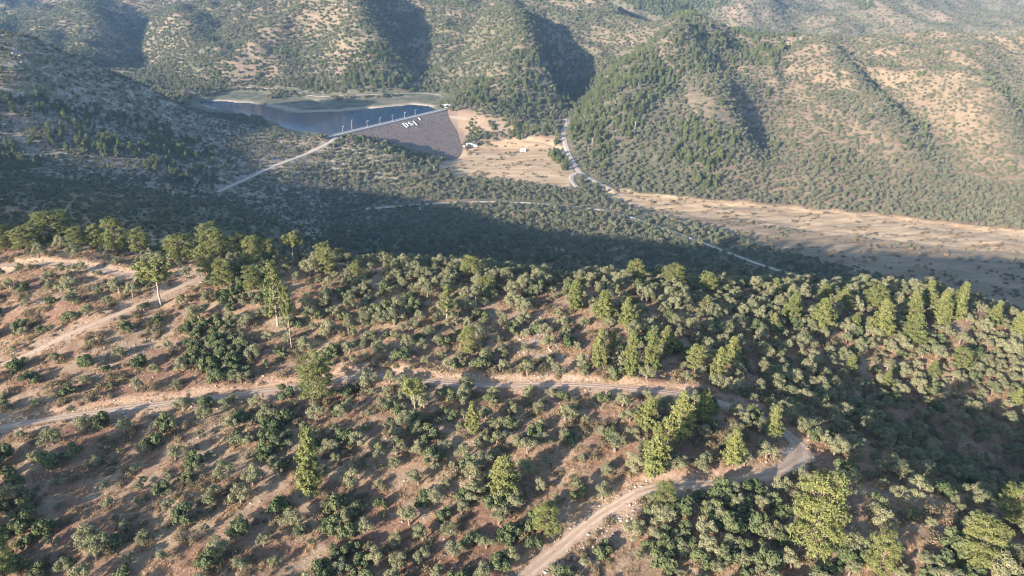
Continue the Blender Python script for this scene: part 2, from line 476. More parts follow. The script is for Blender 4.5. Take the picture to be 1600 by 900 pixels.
# ------------------------------------------------------------------ materials
def make_ground():
    m = Mat('hill_soil')
    n1 = m.noise(0.045, 4, 0.6); n2 = m.noise(0.28, 4, 0.65); n3 = m.noise(1.7, 5, 0.75); n4 = m.noise(5.0, 4, 0.75)
    red = m.mix(m.ramp(n3, 0.3, 0.7), (0.20, 0.106, 0.066), (0.375, 0.22, 0.14))
    straw = m.mix(m.ramp(n4, 0.3, 0.7), (0.27, 0.18, 0.11), (0.53, 0.38, 0.245))
    col = m.mix(m.ramp(m.math('ADD', n1, m.math('MULTIPLY', n2, 0.8)), 0.79, 1.02), red, straw)
    col = m.mix(m.math('MULTIPLY', m.ramp(n3, 0.52, 0.66), 0.45), col, straw)
    dark = m.math('MULTIPLY', m.ramp(m.noise(0.75, 6, 0.8), 0.53, 0.66), 0.62)
    col = m.mix(dark, col, m.mix(n4, (0.10, 0.075, 0.052), (0.17, 0.13, 0.085)))
    vo = m.add('ShaderNodeTexVoronoi'); vo.inputs['Scale'].default_value = 1.7
    m.l.new(m.pos(), vo.inputs['Vector'])
    near_rock = m.attr('rock')
    peb = m.math('MULTIPLY', m.ramp(vo.outputs['Distance'], 0.26, 0.14), m.ramp(m.math('ADD', n2, m.math('MULTIPLY', near_rock, 0.35)), 0.47, 0.66))
    col = m.mix(peb, col, m.mix(n4, (0.40, 0.33, 0.27), (0.62, 0.55, 0.48)))
    pink = m.mix(m.noise(0.2, 5, 0.7), (0.165, 0.115, 0.08), (0.31, 0.22, 0.15))
    col = m.mix(m.attr('far'), col, pink)
    sc_ = m.attr('scrub')
    f = m.ramp(m.math('ADD', m.noise(0.11, 6, 0.75), m.math('MULTIPLY', sc_, 0.5)), 0.74, 0.98)
    f = m.math('MULTIPLY', f, m.ramp(sc_, 0.0, 0.25))
    col = m.mix(f, col, m.mix(n2, (0.075, 0.082, 0.045), (0.15, 0.145, 0.08)))
    tan = m.mix(m.ramp(m.noise(0.12, 6, 0.7), 0.3, 0.7), (0.19, 0.135, 0.08), (0.335, 0.245, 0.145))
    tan = m.mix(m.math('MULTIPLY', m.ramp(m.noise(0.035, 4, 0.6), 0.5, 0.68), 0.6), tan, (0.31, 0.22, 0.135))
    col = m.mix(m.attr('straw'), col, tan)
    rk = m.mix(m.ramp(m.noise(0.5, 5, 0.75), 0.3, 0.7), (0.20, 0.16, 0.13), (0.46, 0.40, 0.35))
    col = m.mix(m.math('MULTIPLY', m.ramp(m.noise(0.13, 6, 0.8), 0.47, 0.60), near_rock), col, rk)
    mp = m.add('ShaderNodeMapping'); mp.inputs['Rotation'].default_value = (0, 0, 0.34); mp.inputs['Scale'].default_value = (0.22, 1.0, 1.0)
    m.l.new(m.pos(), mp.inputs['Vector']); str_ = mp.outputs[0]
    flat = m.mix(m.ramp(m.noise(0.06, 6, 0.75, str_), 0.35, 0.65), (0.20, 0.145, 0.09), (0.35, 0.255, 0.16))
    flat = m.mix(m.math('MULTIPLY', m.ramp(m.noise(0.12, 6, 0.8, str_), 0.52, 0.62), 0.7), flat, (0.13, 0.115, 0.065))
    col = m.mix(m.attr('flat'), col, flat)
    sand = m.mix(m.ramp(m.noise(0.07, 6, 0.75, str_), 0.3, 0.7), (0.33, 0.215, 0.12), (0.56, 0.40, 0.24))
    sand = m.mix(m.math('MULTIPLY', m.ramp(m.noise(0.16, 6, 0.8, str_), 0.52, 0.63), 0.75), sand, m.mix(n2, (0.19, 0.155, 0.085), (0.30, 0.22, 0.14)))
    col = m.mix(m.attr('sand'), col, sand)
    shore = m.mix(m.ramp(m.noise(0.05, 6, 0.75), 0.35, 0.65), (0.075, 0.09, 0.05), (0.19, 0.165, 0.11))
    col = m.mix(m.attr('shore'), col, shore)
    col = m.mix(m.attr('rimsand'), col, (0.42, 0.34, 0.25))
    bank = m.mix(m.ramp(n3, 0.3, 0.7), (0.31, 0.205, 0.135), (0.52, 0.38, 0.27))
    col = m.mix(m.attr('bank'), col, bank)
    m.color(col)
    m.bump(m.math('ADD', m.math('MULTIPLY', n3, 1.0), m.math('MULTIPLY', n4, 0.6)), 1.0, 0.5)
    return m.m

def make_track(name, a, b, c_, scale=1.0):
    m = Mat(name)
    uv = m.add('ShaderNodeUVMap').outputs[0]
    sx = m.add('ShaderNodeSeparateXYZ'); m.l.new(uv, sx.inputs[0])
    u = sx.outputs[0]
    d = m.math('ABSOLUTE', m.math('SUBTRACT', m.math('ABSOLUTE', m.math('SUBTRACT', u, 0.5)), 0.22))
    rut = m.ramp(d, 0.16, 0.05)
    n = m.noise(0.5 * scale, 5, 0.7); n2 = m.noise(2.6 * scale, 4, 0.7)
    col = m.mix(n2, a, b)
    col = m.mix(m.math('MULTIPLY', rut, m.ramp(n, 0.3, 0.6)), col, c_)
    mid = m.math('MULTIPLY', m.ramp(m.math('ABSOLUTE', m.math('SUBTRACT', u, 0.5)), 0.1, 0.03), m.ramp(n, 0.48, 0.62))
    col = m.mix(m.math('MULTIPLY', mid, 0.7), col, (0.25, 0.19, 0.10))
    m.color(col)
    m.bump(m.math('ADD', n2, m.math('MULTIPLY', rut, -0.6)), 0.6, 0.15)
    return m.m

def make_leaf(name, a, b, c_, trans=0.3, tint=0.35):
    """a, b: range between trees; c_: young or dry leaves"""
    m = Mat(name)
    oi = m.add('ShaderNodeObjectInfo')
    r = oi.outputs['Random']
    n = m.noise(1.3, 3, 0.6)
    col = m.mix(r, a, b)
    col = m.mix(m.math('MULTIPLY', m.ramp(n, 0.42, 0.68), tint), col, c_)
    m.color(col)
    m.bsdf.inputs['Roughness'].default_value = 0.75
    tr = m.add('ShaderNodeBsdfTranslucent'); m.l.new(col, tr.inputs['Color'])
    mx = m.add('ShaderNodeMixShader'); mx.inputs[0].default_value = trans
    m.l.new(m.bsdf.outputs[0], mx.inputs[1]); m.l.new(tr.outputs[0], mx.inputs[2]); m.l.new(mx.outputs[0], m.out.inputs['Surface'])
    return m.m

def make_plain(name, a, b, scale=2.0, rough=0.9, bump=0.0):
    m = Mat(name)
    n = m.noise(scale, 5, 0.65)
    m.color(m.mix(n, a, b)); m.bsdf.inputs['Roughness'].default_value = rough
    if bump: m.bump(n, 0.7, bump)
    return m.m

def make_water():
    m = Mat('lake_water')
    m.color((0.010, 0.038, 0.080)); m.bsdf.inputs['Roughness'].default_value = 0.12
    m.bsdf.inputs['Specular IOR Level'].default_value = 0.12
    m.bump(m.math('ADD', m.noise(0.35, 3, 0.6), m.noise(0.02, 3, 0.5)), 0.25, 0.25)
    return m.m

M = dict(
    ground=make_ground(),
    track=make_track('dirt_track', (0.30, 0.20, 0.135), (0.44, 0.315, 0.22), (0.45, 0.345, 0.26)),
    gravel=make_track('pale_gravel_road', (0.29, 0.225, 0.165), (0.44, 0.36, 0.285), (0.50, 0.43, 0.35), 0.5),
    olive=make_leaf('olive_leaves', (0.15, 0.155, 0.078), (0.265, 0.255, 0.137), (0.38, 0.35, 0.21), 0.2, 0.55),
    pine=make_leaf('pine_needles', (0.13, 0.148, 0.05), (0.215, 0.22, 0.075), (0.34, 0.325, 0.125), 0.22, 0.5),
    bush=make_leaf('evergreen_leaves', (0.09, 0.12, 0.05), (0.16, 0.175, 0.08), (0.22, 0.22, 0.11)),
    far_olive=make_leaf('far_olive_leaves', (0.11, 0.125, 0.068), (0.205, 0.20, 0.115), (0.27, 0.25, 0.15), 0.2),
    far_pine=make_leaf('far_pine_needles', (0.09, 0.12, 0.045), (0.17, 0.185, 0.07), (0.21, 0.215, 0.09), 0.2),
    scrub=make_leaf('scrub_leaves', (0.15, 0.13, 0.075), (0.27, 0.20, 0.12), (0.33, 0.25, 0.15)),
    grass=make_leaf('dry_grass', (0.32, 0.21, 0.12), (0.50, 0.36, 0.21), (0.55, 0.42, 0.25)),
    bark=make_plain('bark', (0.16, 0.11, 0.08), (0.30, 0.23, 0.18), 3.0),
    pale_bark=make_plain('pale_bark', (0.26, 0.20, 0.155), (0.40, 0.33, 0.27), 3.0),
    letter=make_plain('weathered_white_paint', (0.50, 0.49, 0.46), (0.68, 0.67, 0.64), 0.6),
    stone=make_plain('pale_stone', (0.28, 0.225, 0.18), (0.47, 0.40, 0.335), 1.5),
    riprap=make_plain('riprap_stone', (0.085, 0.064, 0.052), (0.25, 0.195, 0.16), 0.12, bump=0.6),
    concrete=make_plain('concrete', (0.40, 0.35, 0.30), (0.54, 0.48, 0.43), 0.4),
    white=make_plain('white_paint', (0.76, 0.76, 0.73), (0.84, 0.84, 0.82), 0.5, 0.6),
    crag=make_plain('crag_stone', (0.17, 0.14, 0.12), (0.38, 0.34, 0.30), 0.8),
    metal=make_plain('galvanised_metal', (0.30, 0.30, 0.30), (0.42, 0.42, 0.42), 1.0, 0.5),
    door=make_plain('brown_door', (0.14, 0.09, 0.06), (0.2, 0.13, 0.09), 2.0, 0.6),
    water=make_water(),
)

# ------------------------------------------------------------------ terrain sheet
def rows():
    seg = [(-320, 60, 12.0), (60, 84, 2.0), (84, 232, 0.60), (232, 430, 2.6), (430, 1000, 2.3), (1000, 1750, 4.4), (1750, 2700, 12), (2700, 4300, 55)]
    r = []
    for a, b, s in seg: r += list(np.linspace(a, b, max(2, int((b - a) / s)), endpoint=False))
    return np.array(r + [4300.0])
FR = rows()
NI, NO = 410, 34
s_in = np.linspace(-1, 1, NI)
s_out = np.linspace(0, 1, NO + 1)[1:] ** 1.7
half = 0.80 * np.maximum(FR, 60) + 28
outer = 1500 + 0.2 * np.maximum(FR, 0)
XS = np.concatenate([-(half[:, None] + outer[:, None] * s_out[None, ::-1]), half[:, None] * s_in[None], half[:, None] + outer[:, None] * s_out[None]], 1)
YS = np.repeat(FR[:, None], XS.shape[1], 1)
ZS = height(XS, YS)
# keep the land under the dam and water clear
V = np.stack([XS, YS, ZS], -1).reshape(-1, 3)
nr, nc = XS.shape
ii = np.arange((nr - 1) * nc).reshape(nr - 1, nc)[:, :-1].ravel()
Fq = np.stack([ii, ii + 1, ii + nc + 1, ii + nc], 1)
land_me = mesh_from('land', V, Fq, M['ground'], True)

def road_dist(x, y, names=None):
    best = np.full(np.shape(x), 1e9)
    for nm, r in routes.items():
        if names and nm not in names: continue
        pts = r['pts']
        m = (x > pts[:, 0].min() - 15) & (x < pts[:, 0].max() + 15) & (y > pts[:, 1].min() - 15) & (y < pts[:, 1].max() + 15)
        id_ = np.nonzero(m)[0]
        for i in range(0, len(id_), 20000):
            k = id_[i:i + 20000]
            D = np.hypot(x[k, None] - pts[None, :, 0], y[k, None] - pts[None, :, 1]).min(1) - r['w'] / 2
            best[k] = np.minimum(best[k], D)
    return best

def land_attrs(x, y, z):
    a, b, _ = proj(x, y, z)
    zr = z - CZ
    wob = 10 * fbm(x / 30, y / 30, 51, 3)
    A = {}
    rv = inpoly(a + wob, b + wob * 0.4, RIVER) & (y > 380) & (y < 820)
    A['sand'] = ((inpoly(a + wob, b + wob * 0.4, SANDB) & rv) | (inpoly(a + wob * 0.6, b + wob * 0.3, FIELD) & (y > 700) & (y < 960))).astype(float)
    A['sand'] = np.maximum(A['sand'], 0.35 * (inpoly(a + wob * 0.5, b + wob * 0.3, FIELD2) & (y > 900) & (y < 1100)))
    A['flat'] = (rv & (A['sand'] < 0.5)).astype(float)
    A['far'] = sstep(560, 900, y)
    A['rimsand'] = 0.8 * sstep(-186.4, -187.3, zr) * sstep(-189, -187.8, zr) * sstep(880, 930, y) * (x < -60) * (x > -700)
    A['shore'] = sstep(-174, -180, zr) * sstep(880, 930, y) * sstep(-40, -110, x) * (x > -700) * (((x - DAM_A[0]) * DAX[1] - (y - DAM_A[1]) * DAX[0]) < 4)
    A['rock'] = sstep(-60, -160, x) * sstep(500, 600, y) * sstep(930, 850, y)
    rightside = sstep(0.18, 0.5, x / np.maximum(y, 1)) * sstep(620, 720, y) * sstep(1500, 1420, y)
    A['straw'] = np.clip(rightside * 0.95, 0, 1)
    A['scrub'] = np.clip(sstep(300, 420, y) * (0.85 - 0.75 * rightside - 0.12 * sstep(950, 1100, y) + 0.35 * fbm(x / 120, y / 120, 61, 3)), 0, 1)
    A['scrub'] = A['scrub'] * (1 - (inpoly(a, b, [(690, 160), (870, 185), (880, 215), (760, 225), (725, 250), (700, 200)]) & (y > 820) & (y < 1100)))
    return A
AT = land_attrs(V[:, 0], V[:, 1], V[:, 2])
rd = road_dist(V[:, 0], V[:, 1], ('middle_track', 'upper_track'))
AT['bank'] = sstep(2.4, 0.9, rd + 0.8 * perlin(V[:, 0] / 3, V[:, 1] / 3, 71)) * 0.85
# stony strips near the tracks
pa, pb, _ = proj(V[:, 0], V[:, 1], V[:, 2])
STONY = [[(800, 905), (860, 850), (930, 790), (1000, 765), (1010, 790), (960, 850), (900, 905)], [(150, 560), (180, 545), (225, 530), (245, 520), (235, 545), (190, 565)], [(800, 500), (870, 490), (880, 560), (820, 580), (805, 540)]]
for pg in STONY: AT['rock'] = np.maximum(AT['rock'], 0.9 * (inpoly(pa, pb, pg) & (V[:, 1] < 230)))
for k, v in AT.items():
    at = land_me.attributes.new(k, 'FLOAT', 'POINT'); at.data.foreach_set('value', v.astype(np.float32))
tag(obj('terrain', land_me), 'dry brown hills falling to a wide valley', None, None, 'structure')

def zat(x, y): return float(height(np.array([x]), np.array([y]))[0])

# ------------------------------------------------------------------ roads as ribbons on their graded bed
def ribbon(name, r, mat, label, lift, nw=7):
    pts, w, z = r['pts'], r['w'], r['z']
    T = np.gradient(pts, axis=0); T /= np.linalg.norm(T, axis=1)[:, None] + 1e-9
    N = np.stack([T[:, 1], -T[:, 0]], 1)
    s = np.linspace(-0.5, 0.5, nw)
    tt = np.arange(len(pts)) * r_step[name]
    ww = w * (1 + 0.16 * perlin(tt / 7.0, np.zeros(len(pts)), 91) + 0.14 * perlin(tt / 2.6, np.zeros(len(pts)), 92))
    if name == 'middle_track':        # turning place at the hairpin
        arm = np.hypot(pts[:, 0] - on_ground(1245, 708)[0], pts[:, 1] - on_ground(1245, 708)[1]).argmin(); ww = ww * np.where(np.arange(len(pts)) > arm, 1.35, 1.0)
        tx, ty = on_ground(1245, 708); ww = ww * (1 + 1.2 * np.exp(-((pts[:, 0] - tx) ** 2 + (pts[:, 1] - ty) ** 2) / 5.0 ** 2))
    X = pts[:, None, 0] + N[:, None, 0] * s[None] * ww[:, None]
    Y = pts[:, None, 1] + N[:, None, 1] * s[None] * ww[:, None]
    Z = np.maximum(height(X, Y), z[:, None] - 0.3) + lift * (1 - (np.abs(s[None]) > 0.49) * 0.8)
    n = len(pts)
    ii = (np.arange((n - 1) * nw).reshape(n - 1, nw)[:, :-1]).ravel()
    Fc = np.stack([ii, ii + 1, ii + nw + 1, ii + nw], 1)
    me = mesh_from(name, np.stack([X, Y, Z], -1).reshape(-1, 3), Fc, mat, True)
    uv = me.uv_layers.new(name='UVMap')
    U = np.stack([np.repeat(s[None] + 0.5, n, 0), np.repeat(np.arange(n)[:, None] * r_step[name], nw, 1)], -1).reshape(-1, 2)
    uv.data.foreach_set('uv', U[Fc.ravel()].astype(np.float32).ravel())
    return tag(obj(name, me), label, None, None, 'structure')
r_step = dict(middle_track=1, upper_track=1, dam_approach_road=5, hill_foot_road=5, road_spur=5, field_track=5, valley_road=4, lakeside_road=6)
ribbon('middle_track', routes['middle_track'], M['track'], 'dirt track across the near hillside with a hairpin at its right end', 0.05)
ribbon('upper_track', routes['upper_track'], M['track'], 'dirt track climbing the bare slope at the upper left', 0.05)
ribbon('dam_approach_road', routes['dam_approach_road'], M['gravel'], 'pale road climbing to the left end of the dam', 0.6, 5)
ribbon('hill_foot_road', routes['hill_foot_road'], M['gravel'], 'pale wide road along the foot of the right hill', 0.45, 5)
ribbon('road_spur', routes['road_spur'], M['gravel'], 'short pale branch hooking off the hill foot road', 0.5, 5)
ribbon('field_track', routes['field_track'], M['track'], 'narrow track across the dry field below the dam', 0.45, 5)
ribbon('valley_road', routes['valley_road'], M['gravel'], 'grey road crossing the shaded valley floor', 0.6, 5)
ribbon('lakeside_road', routes['lakeside_road'], M['gravel'], 'pale road along the far bank of the reservoir', 0.6, 5)

# ------------------------------------------------------------------ reservoir and dam
shore = [(x_ * 1.0, y_) for x_, y_ in SHORE]
_c = np.mean(shore, axis=0)
def grow(q):
    d = np.array(q) - _c; return tuple(np.array(q) + d / np.linalg.norm(d) * 14)
bmv = [(*(grow(q) if 1 <= i <= len(shore) - 3 else q), CZ + WZ) for i, q in enumerate(shore)]
wme = bpy.data.meshes.new('reservoir'); wme.from_pydata(bmv, [], [list(range(len(bmv)))]); wme.materials.append(M['water'])
tag(obj('reservoir_water', wme), 'deep blue reservoir held behind the dam', None, None, 'structure')

ax = DAM_B - DAM_A; DL = float(np.hypot(ax[0], ax[1])); ax = ax / DL
dn = np.array([ax[1], -ax[0], 0.0])                       # downstream
DAM = thing('dam', 'long embankment dam with grey stone face and pale crest road', 'dam', tuple(DAM_A - np.array([0, 0, 0])))
CW = 7.0; SLOPE = 2.75
def dpt(a, off, z): p = ax * a + dn * off; return (p[0], p[1], z)
e0, e1 = -14.0, DL + 10.0
def prism(sec, a0, a1, n=1):
    Vv = []; Fv = []; k = len(sec)
    for i in range(n + 1):
        a = a0 + (a1 - a0) * i / n
        Vv += [dpt(a, o, z) for o, z in sec]
    for i in range(n):
        for j in range(k):
            Fv.append((i * k + j, i * k + (j + 1) % k, (i + 1) * k + (j + 1) % k, (i + 1) * k + j))
    me_f = [list(f) for f in Fv] + [list(range(k))[::-1], [n * k + j for j in range(k)]]
    return Vv, me_f
def pmesh(name, Vv, Fv, mat, parent=None):
    me = bpy.data.meshes.new(name); me.from_pydata(Vv, [], Fv); me.materials.append(mat)
    return obj(name, me, parent)
v, f_ = prism([(-70, -26), (-CW / 2, -0.3), (CW / 2, -0.3), (CW / 2 + 40 * SLOPE, -40.3)], e0, e1 + 34)
pmesh('embankment', v, f_, M['riprap'], DAM)
v, f_ = prism([(-CW / 2 + 0.4, -0.5), (-CW / 2 + 0.4, 0.0), (CW / 2 - 0.4, 0.0), (CW / 2 - 0.4, -0.5)], e0 - 2, e1 + 3)
pmesh('crest_road', v, f_, M['concrete'], DAM)
for off in (-CW / 2, CW / 2):
    v, f_ = prism([(off - 0.35, -0.6), (off - 0.35, 0.95), (off + 0.35, 0.95), (off + 0.35, -0.6)], e0 - 2, e1 + 2)
    pmesh('parapet', v, f_, M['concrete'], DAM)
def rock_mesh(rng, name='stone', mat=None):
    t = (1 + 5 ** 0.5) / 2
    Vv = np.array([(-1, t, 0), (1, t, 0), (-1, -t, 0), (1, -t, 0), (0, -1, t), (0, 1, t), (0, -1, -t), (0, 1, -t), (t, 0, -1), (t, 0, 1), (-t, 0, -1), (-t, 0, 1)]) / 1.9
    Vv = Vv * rng.uniform(0.65, 1.2, (12, 1)) * np.array([1.0, rng.uniform(0.6, 1.0), rng.uniform(0.45, 0.75)])
    Fc = [(0, 11, 5), (0, 5, 1), (0, 1, 7), (0, 7, 10), (0, 10, 11), (1, 5, 9), (5, 11, 4), (11, 10, 2), (10, 7, 6), (7, 1, 8), (3, 9, 4), (3, 4, 2), (3, 2, 6), (3, 6, 8), (3, 8, 9), (4, 9, 5), (2, 4, 11), (6, 2, 10), (8, 6, 7), (9, 8, 1)]
    return Vv, np.array(Fc)
rng = np.random.default_rng(11)
Vr = []; Fr = []
b0 = 0
for i in range(5200):
    a = rng.uniform(0, DL + 6); o = CW / 2 + 1.5 + rng.uniform(0, 1) * 100
    v, f_ = rock_mesh(rng); s = rng.uniform(0.3, 1.0)
    cpt = np.array(dpt(a, o, -0.35 - (o - CW / 2) / SLOPE))
    Vr.append(v * s + cpt); Fr.append(f_ + b0); b0 += 12
rr = obj('riprap', mesh_from('riprap', np.vstack(Vr), np.vstack(Fr), M['riprap']), DAM); rr['kind'] = 'stuff'

def face_ab(px, py):
    """pixel -> (along crest, down the face) on the downstream face"""
    o = np.array([0, 0, CZ]); d = np.array(P(px, py, 1.0)) - o
    nrm = np.array([dn[0], dn[1], SLOPE]); nrm /= np.linalg.norm(nrm)
    p0 = DAM_A + dn * (CW / 2) + np.array([0, 0, -0.3])
    t = ((p0 - o) @ nrm) / (d @ nrm); q = o + d * t - DAM_A
    return float(q @ ax), float(q @ dn)
def stroke(name, pts, w, label):
    """white letter made of thick bars lying on the face; pts: list of polylines in (along, down)"""
    Vv = []; Fv = []
    for pl in pts:
        for (a0, b0), (a1, b1) in zip(pl[:-1], pl[1:]):
            L = math.hypot(a1 - a0, b1 - b0) + 1e-6
            ux, uy = (a1 - a0) / L, (b1 - b0) / L
            a0_, b0_, a1_, b1_ = a0 - ux * w / 2, b0 - uy * w / 2, a1 + ux * w / 2, b1 + uy * w / 2
            k = len(Vv)
            for h in (0.2, 1.2):
                for (a, b) in ((a0_ - uy * w / 2, b0_ + ux * w / 2), (a1_ - uy * w / 2, b1_ + ux * w / 2), (a1_ + uy * w / 2, b1_ - ux * w / 2), (a0_ + uy * w / 2, b0_ - ux * w / 2)):
                    Vv.append(dpt(a, b, -0.3 - (b - CW / 2) / SLOPE + h))
            Fv += [[k, k + 3, k + 2, k + 1], [k + 4, k + 5, k + 6, k + 7]] + [[k + j, k + (j + 1) % 4, k + 4 + (j + 1) % 4, k + 4 + j] for j in range(4)]
    o = pmesh(name, Vv, Fv, M['letter'], DAM); o['label'] = label
def letter(box, polys):
    (px0, py0), (px1, py1), wa = box           # head and foot of the letter's left stem, width along the crest
    a0, d0 = face_ab(px0, py0); a1, d1 = face_ab(px1, py1)
    return [[(a0 + (a1 - a0) * v_ + u_ * wa, d0 + (d1 - d0) * v_) for u_, v_ in pl] for pl in polys]
stroke('letter', letter(((629.6, 194.0), (635.2, 199.4), 5.0), [[(0, 0), (0.55, 0), (0.95, 0.25), (0.95, 0.75), (0.55, 1), (0, 1), (0, 0)]]), 0.95, 'white letter D laid out on the dam face')
stroke('letter', letter(((637.8, 192.4), (642.2, 196.9), 4.8), [[(0.95, 0.05), (0.2, 0), (0.05, 0.25), (0.25, 0.48), (0.75, 0.52), (0.95, 0.75), (0.75, 1), (0.05, 0.95)]]), 0.95, 'white letter S laid out on the dam face')
stroke('letter', letter(((645.2, 190.6), (650.6, 196.0), 3.0), [[(0.3, 0), (0.3, 1)]]), 1.15, 'white letter I laid out on the dam face')
stroke('letter_dot', letter(((652.9, 184.6), (656.2, 188.2), 3.0), [[(0.3, 0), (0.3, 1)]]), 0.6, 'short faint pale bar above the letters')

def tube(pts, rad, n=6):
    pts = np.array(pts, float); rad = np.array(rad, float)
    T = np.gradient(pts, axis=0); T /= np.linalg.norm(T, axis=1)[:, None] + 1e-9
    up = np.array([0.31, 0.95, 0.05])
    A = np.cross(T, up); A /= np.linalg.norm(A, axis=1)[:, None] + 1e-9
    B = np.cross(T, A)
    th = np.arange(n) / n * 2 * math.pi
    Vv = (pts[:, None] + rad[:, None, None] * (np.cos(th)[None, :, None] * A[:, None] + np.sin(th)[None, :, None] * B[:, None])).reshape(-1, 3)
    k = len(pts); Fc = []
    for i in range(k - 1):
        for j in range(n):
            Fc.append((i * n + j, i * n + (j + 1) % n, (i + 1) * n + (j + 1) % n, (i + 1) * n + j))
    return Vv, np.array(Fc)
def boxm(name, cx, cy, cz_, sx, sy, sz, mat, parent):
    Vv = [(cx + a * sx / 2, cy + b * sy / 2, cz_ + c__ * sz / 2) for c__ in (-1, 1) for b in (-1, 1) for a in (-1, 1)]
    return pmesh(name, Vv, [[0, 2, 3, 1], [4, 5, 7, 6], [0, 1, 5, 4], [2, 6, 7, 3], [0, 4, 6, 2], [1, 3, 7, 5]], mat, parent)

def crest_at(px):
    b = 0.0; best = None
    for a in np.linspace(-5, DL + 5, 400):
        q = DAM_A + ax * a - dn * (CW / 2 - 0.6)
        x, y, _ = proj(q[0], q[1], q[2])
        if best is None or abs(x - px) < best[0]: best = (abs(x - px), q)
    return best[1]
lamps = [(536, 7.5, 'leftmost street lamp on the dam crest, nearest the approach road'), (550, 12.5, 'tallest lamp mast on the dam crest, second from the left end'), (574, 7.5, 'street lamp on the dam crest, first right of the tall mast'),
         (594, 7.5, 'street lamp on the dam crest, fourth from the left end'), (613, 7.5, 'street lamp on the dam crest, just left of the stone-laid letters'), (632, 7.5, 'street lamp on the dam crest directly above the letter D'), (649, 7.5, 'rightmost street lamp on the dam crest, nearest the far abutment')]
pole_v = {}
for px, hgt, lab in lamps:
    q = crest_at(px)
    t = thing('street_lamp', lab, 'street lamp', tuple(q), math.atan2(dn[1], dn[0]), group='lamps along the dam crest')
    if hgt not in pole_v:
        v, f_ = tube([(0, 0, 0), (0, 0, hgt * 0.5), (0, 0, hgt)], [0.24, 0.2, 0.16])
        a_, af = tube([(0, 0, hgt - 0.1), (0.7, 0, hgt + 0.25), (1.7, 0, hgt + 0.35)], [0.13, 0.12, 0.11])
        pole_v[hgt] = (mesh_from('pole', v, f_, M['metal'], True), mesh_from('arm', a_, af, M['metal'], True))
    obj('pole', pole_v[hgt][0], t); obj('arm', pole_v[hgt][1], t)
    boxm('lamp_head', 1.9, 0, hgt + 0.33, 0.9, 0.4, 0.2, M['white'], t)

# buildings
def house(name, label, px, py, f0, L, W, H, rz, pitch=0.12):
    x, y = on_ground(px, py, f0)
    zz = min(zat(x + a, y + b) for a in (-3, 3) for b in (-3, 3)) - 0.2
    t = thing(name, label, 'building', (x, y, zz), rz)
    boxm('wall', 0, 0, H / 2, L, W, H, M['white'], t)
    r = W * pitch
    e = 0.4
    Vv = [(-L / 2 - e, -W / 2 - e, H), (L / 2 + e, -W / 2 - e, H), (L / 2 + e, 0, H + r), (-L / 2 - e, 0, H + r), (-L / 2 - e, W / 2 + e, H), (L / 2 + e, W / 2 + e, H)]
    Vt = [(a, b, c__ + 0.18) for a, b, c__ in Vv]
    n = 6
    Fv = [[6, 7, 8, 9], [9, 8, 11, 10], [0, 3, 2, 1], [3, 4, 5, 2], [0, 1, 7, 6], [4, 10, 11, 5], [0, 6, 9, 3], [3, 9, 10, 4], [1, 2, 8, 7], [2, 5, 11, 8]]
    pmesh('roof', Vv + Vt, Fv, M['white'], t)
    boxm('door', L * 0.18, -W / 2 - 0.03, 1.0, 1.0, 0.08, 2.0, M['door'], t)
    k = max(1, int(L / 4))
    for i in range(k):
        xx = -L / 2 + (i + 0.5) * L / k
        if abs(xx - L * 0.18) < 1.0: continue
        w_ = boxm('window', xx, -W / 2 - 0.03, H * 0.58, 1.0, 0.08, 0.9, M['metal'], t)
        boxm('pane', xx, -W / 2 - 0.08, H * 0.58, 0.8, 0.03, 0.7, M['water'], w_)
    return t
house('long_building', 'long low white building on the flat below the dam', 735, 227, 640, 17, 7, 3.0, 0.08)
house('small_house', 'small white house beside trees in the middle of the dry field', 818, 236, 640, 6, 5, 2.8, -0.3)
house('pump_house', 'small white hut among shaded trees beside the valley road', 659, 327, 420, 4.5, 3.5, 2.6, 0.3)
house('roadside_hut', 'tiny white hut at the shaded edge of the river bed', 1119, 369, 420, 4.0, 2.6, 2.3, -0.4)
house('gate_house', 'small pale building at the far right end of the dam crest', 699, 166, 640, 7, 5, 4.0, 0.6)

def upole(px, py, f0, hgt, lab):
    x, y = on_ground(px, py, f0)
    t = thing('utility_pole', lab, 'utility pole', (x, y, zat(x, y) - 0.3), 0.4, group='utility poles on the far slopes')
    v, f_ = tube([(0, 0, 0), (0, 0, hgt * 0.5), (0, 0, hgt)], [0.4, 0.34, 0.28]); obj('pole', mesh_from('pole', v, f_, M['concrete'], True), t)
    boxm('crossarm', 0, 0, hgt - 0.7, 2.6, 0.25, 0.25, M['concrete'], t)
upole(1070, 27, 1200, 12, 'pale pole standing out against the wooded gap at the top')
upole(992, 203, 640, 11, 'thin pale pole on the wooded slope above the pale road')
upole(925, 228, 640, 10, 'thin pale pole near the foot of the wooded slope')

# ------------------------------------------------------------------ plants
def unit(v): return v / (np.linalg.norm(v, axis=-1, keepdims=True) + 1e-9)
def quads(C, N, s, rng, aspect=0.8, fold=0.25, axis=None):
    """folded diamond leaves / sprays at C facing N; axis: long direction"""
    n = len(C); N = unit(N)
    A = rng.normal(size=(n, 3)) if axis is None else axis
    T = unit(A - N * (A * N).sum(1, keepdims=True)); B = np.cross(N, T)
    s = np.broadcast_to(np.asarray(s, float), (n,))[:, None]
    Vv = np.stack([C - T * s, C - B * s * aspect + N * s * fold, C + T * s, C + B * s * aspect + N * s * fold], 1)
    return Vv.reshape(-1, 3), np.arange(4 * n).reshape(n, 4)
def merge(parts):
    Vv = []; Fv = []; b = 0
    for v, f in parts:
        Vv.append(v); Fv.append(f + b); b += len(v)
    return np.vstack(Vv), np.vstack(Fv)
def sph(n, rng): return unit(rng.normal(size=(n, 3)))

